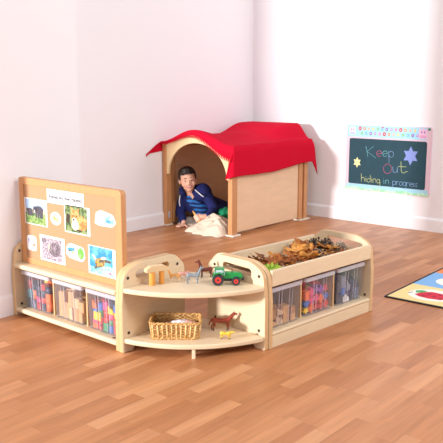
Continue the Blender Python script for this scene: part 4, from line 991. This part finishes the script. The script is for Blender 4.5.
def castle(x, z, w, h_, m0, m1, m2, name):
    m = MB(); f = lambda u, v, t: (u-cx, t-4.95, v-cz)
    m.prism([(x-w/2, z), (x+w/2, z), (x+w/2, z+h_*.95), (x+w*.3, z+h_*.95), (x+w*.3, z+h_*.84), (x+w*.1, z+h_*.84), (x+w*.1, z+h_), (x-w*.1, z+h_), (x-w*.1, z+h_*.84), (x-w*.3, z+h_*.84), (x-w*.3, z+h_*.95), (x-w/2, z+h_*.95)], 4.9346, 4.9355, f, 0)
    m.prism([(x-w*.4, z+h_*.06), (x+w*.4, z+h_*.06), (x+w*.4, z+h_*.32), (x-w*.4, z+h_*.32)], 4.9342, 4.9346, f, 1)
    for s in (-1, 1): m.prism([(x+s*w*.17-.004, z+h_*.5), (x+s*w*.17+.004, z+h_*.5), (x+s*w*.17+.004, z+h_*.72), (x+s*w*.17-.004, z+h_*.72)], 4.9342, 4.9346, f, 2)
    m.build(name, [m0, m1, m2], CBW)
castle(-2.904, .683, .056, .066, mat('castle_pale', '#cfdcf0', .5), mat('castle_lilac', '#b3b8e2', .5), dc[8], 'castle_motif')
castle(-2.318, .677, .064, .076, mat('castle_pink', '#e9bcd6', .5), mat('castle_pink_dark', '#d59ac4', .5), dc[6], 'castle_motif')
MB().tube([(-2.271-cx, -.0185, .746-cz), (-2.271-cx, -.012, .746-cz)], .009, 16).build('corner_pin', mat('green_pin', '#127a5a', .4), CBW)
CHM = [mat('chalk_'+n, h_, .9) for n, h_ in (('teal', '#7cc4cc'), ('pink', '#d0628a'), ('yellow', '#d4dc94'), ('blue', '#8fb0dc'))]
WORDS = {0: 'chalk_stroke'}
cmb = MB()
for c, pts in CH:
    cmb.tube([(x-cx, -.0161, z-cz) for x, z in pts], .0016 if z > .42 else .0013, 5, c)
cmb.build('chalk_writing', CHM, CBW)
def star(x, z, r, name, lab, h_, rx=1):
    pts = [((r if k % 2 == 0 else r*.56)*math.sin(k*PI/6)*rx, (r if k % 2 == 0 else r*.56)*math.cos(k*PI/6)) for k in range(12)]
    o = MB().prism(pts, -.002, 0, lambda u, v, t: (u, t, v)).build(name, mat('star_'+h_[1:], h_, .6), None, .0005, loc=(x, 4.9338, z)); tag(o, lab, 'star')
star(-2.853, .470, .042, 'paper_star', 'pale yellow six-pointed star stuck on the left of the chalkboard', '#ece6a2', .85)
star(-2.407, .547, .071, 'paper_star', 'large lilac-blue six-pointed star on the right of the chalkboard', '#7f93d6', .9)

# ------------------------------------------------------------------ play mat
MT = thing('play_mat', 'picture play mat with black binding and a strawberry square', 'rug', (-1.2, 3.7, 0), R(1.5))
def mt_(x0, x1, y0, y1, z0, z1, m_, nm): return MB().bx(x0+1.2, x1+1.2, y0-3.7, y1-3.7, z0, z1).build(nm, m_, MT)
mo = rnd([(-1.687, 3.215, .012), (-.7, 3.215, .012), (-.7, 4.2, .012), (-1.687, 4.2, .012)])
MB().prism([(x+1.2, y-3.7) for x, y in mo], 0, .006, lambda u, v, t: (u, v, t)).build('binding', mat('black_binding', '#17161a', .8), MT, .002)
sqc = [['#f1d795', '#7fb2e2', '#ec8a4e'], ['#8fc97a', '#f1d795', '#7fb2e2'], ['#7fb2e2', '#ec8a4e', '#f1d795']]
sz = .3167
for i in range(3):
    for j in range(3):
        x0 = -1.672 + i*sz*1.0; y0 = 3.229 + j*sz*.95
        mt_(x0, min(x0+sz, -.715), y0, y0+sz*.95, .006, .0066, mat('mat_square_'+sqc[i][j][1:], sqc[i][j], .9, bump=.1, bscale=600), 'mat_square')
def mblob(x, y, rx, ry, z, h_, nm, wob=0, seed=0): MB().prism([(p[0]+1.2, p[1]-3.7) for p in blob(x, y, rx, ry, 26, wob, seed)], .0066, z, lambda u, v, t: (u, v, t)).build(nm, mat(nm+'_felt', h_, .9), MT)
mblob(-1.502, 3.378, .118, .105, .0069, '#f6efe6', 'white_oval')
MB().prism([(p[0]+1.2, p[1]-3.7) for p in ((-1.578, 3.345), (-1.560, 3.405), (-1.520, 3.435), (-1.470, 3.432), (-1.425, 3.405), (-1.405, 3.36), (-1.43, 3.325), (-1.49, 3.312), (-1.545, 3.32))], .0069, .0073, lambda u, v, t: (u, v, t)).build('strawberry', mat('mat_red', '#cf2440', .9), MT)
for k, (x, y) in enumerate(((-1.530, 3.34), (-1.52, 3.39), (-1.48, 3.36), (-1.465, 3.405), (-1.44, 3.34))): mblob(x, y, .009, .009, .0076, '#7d1f3a', 'seed')
MB().prism([(p[0]+1.2, p[1]-3.7) for p in ((-1.585, 3.375), (-1.60, 3.41), (-1.575, 3.435), (-1.545, 3.43), (-1.555, 3.395))], .0073, .0077, lambda u, v, t: (u, v, t)).build('strawberry_leaf', mat('mat_green', '#4fa866', .9), MT)
MB().tube([(-1.60+1.2, 3.37-3.7, .0075), (-1.612+1.2, 3.345-3.7, .0075)], .002, 6).build('strawberry_stalk', mat('mat_brown', '#8a6a5a', .9), MT)
mblob(-1.50, 3.68, .10, .09, .0069, '#f6efe6', 'cream_oval'); mblob(-1.495, 3.68, .065, .04, .0072, '#e79a5a', 'orange_fish', .2, 4)
mblob(-1.50, 3.98, .10, .09, .0069, '#f6efe6', 'pale_oval')

# ------------------------------------------------------------------ light and camera
def area(name, loc, tgt, size, power, colr=(1, 1, 1)):
    l = bpy.data.lights.new(name, 'AREA'); l.shape = 'SQUARE'; l.size = size; l.energy = power; l.color = colr
    o = bpy.data.objects.new(name, l); col.objects.link(o); o.location = loc
    o.rotation_euler = (Vector(tgt) - Vector(loc)).to_track_quat('-Z', 'Y').to_euler(); return o
area('softbox_or_fill', (-4.2, -4.0, 1.6), (-3.0, 4.0, .6), .5, 720)
area('softbox_or_fill', (-.3, -4.6, 3.2), (-2.8, 3.0, .5), 2.0, 75)  # added fill lamp from the front for general brightness
area('softbox_or_fill', (1.8, 2.4, 3.1), (-2.9, 4.4, .5), 1.4, 130)  # added fill lamp from the right, brightens the back walls and house side
w = bpy.data.worlds.new('world'); scene.world = w; w.use_nodes = True
w.node_tree.nodes['Background'].inputs[0].default_value = (1, .985, 1, 1); w.node_tree.nodes['Background'].inputs[1].default_value = .62

cd = bpy.data.cameras.new('camera'); cam = bpy.data.objects.new('camera', cd); col.objects.link(cam)
cd.sensor_width = 36; cd.lens = 719.5/443*36; cam.location = (0, 0, 1.05); cam.rotation_euler = (R(90-10.62), 0, R(40.74))
scene.camera = cam
scene.view_settings.view_transform = 'Standard'; scene.view_settings.look = 'None'; scene.view_settings.gamma = 1; scene.view_settings.use_curve_mapping = False
scene.view_settings.exposure = -.06
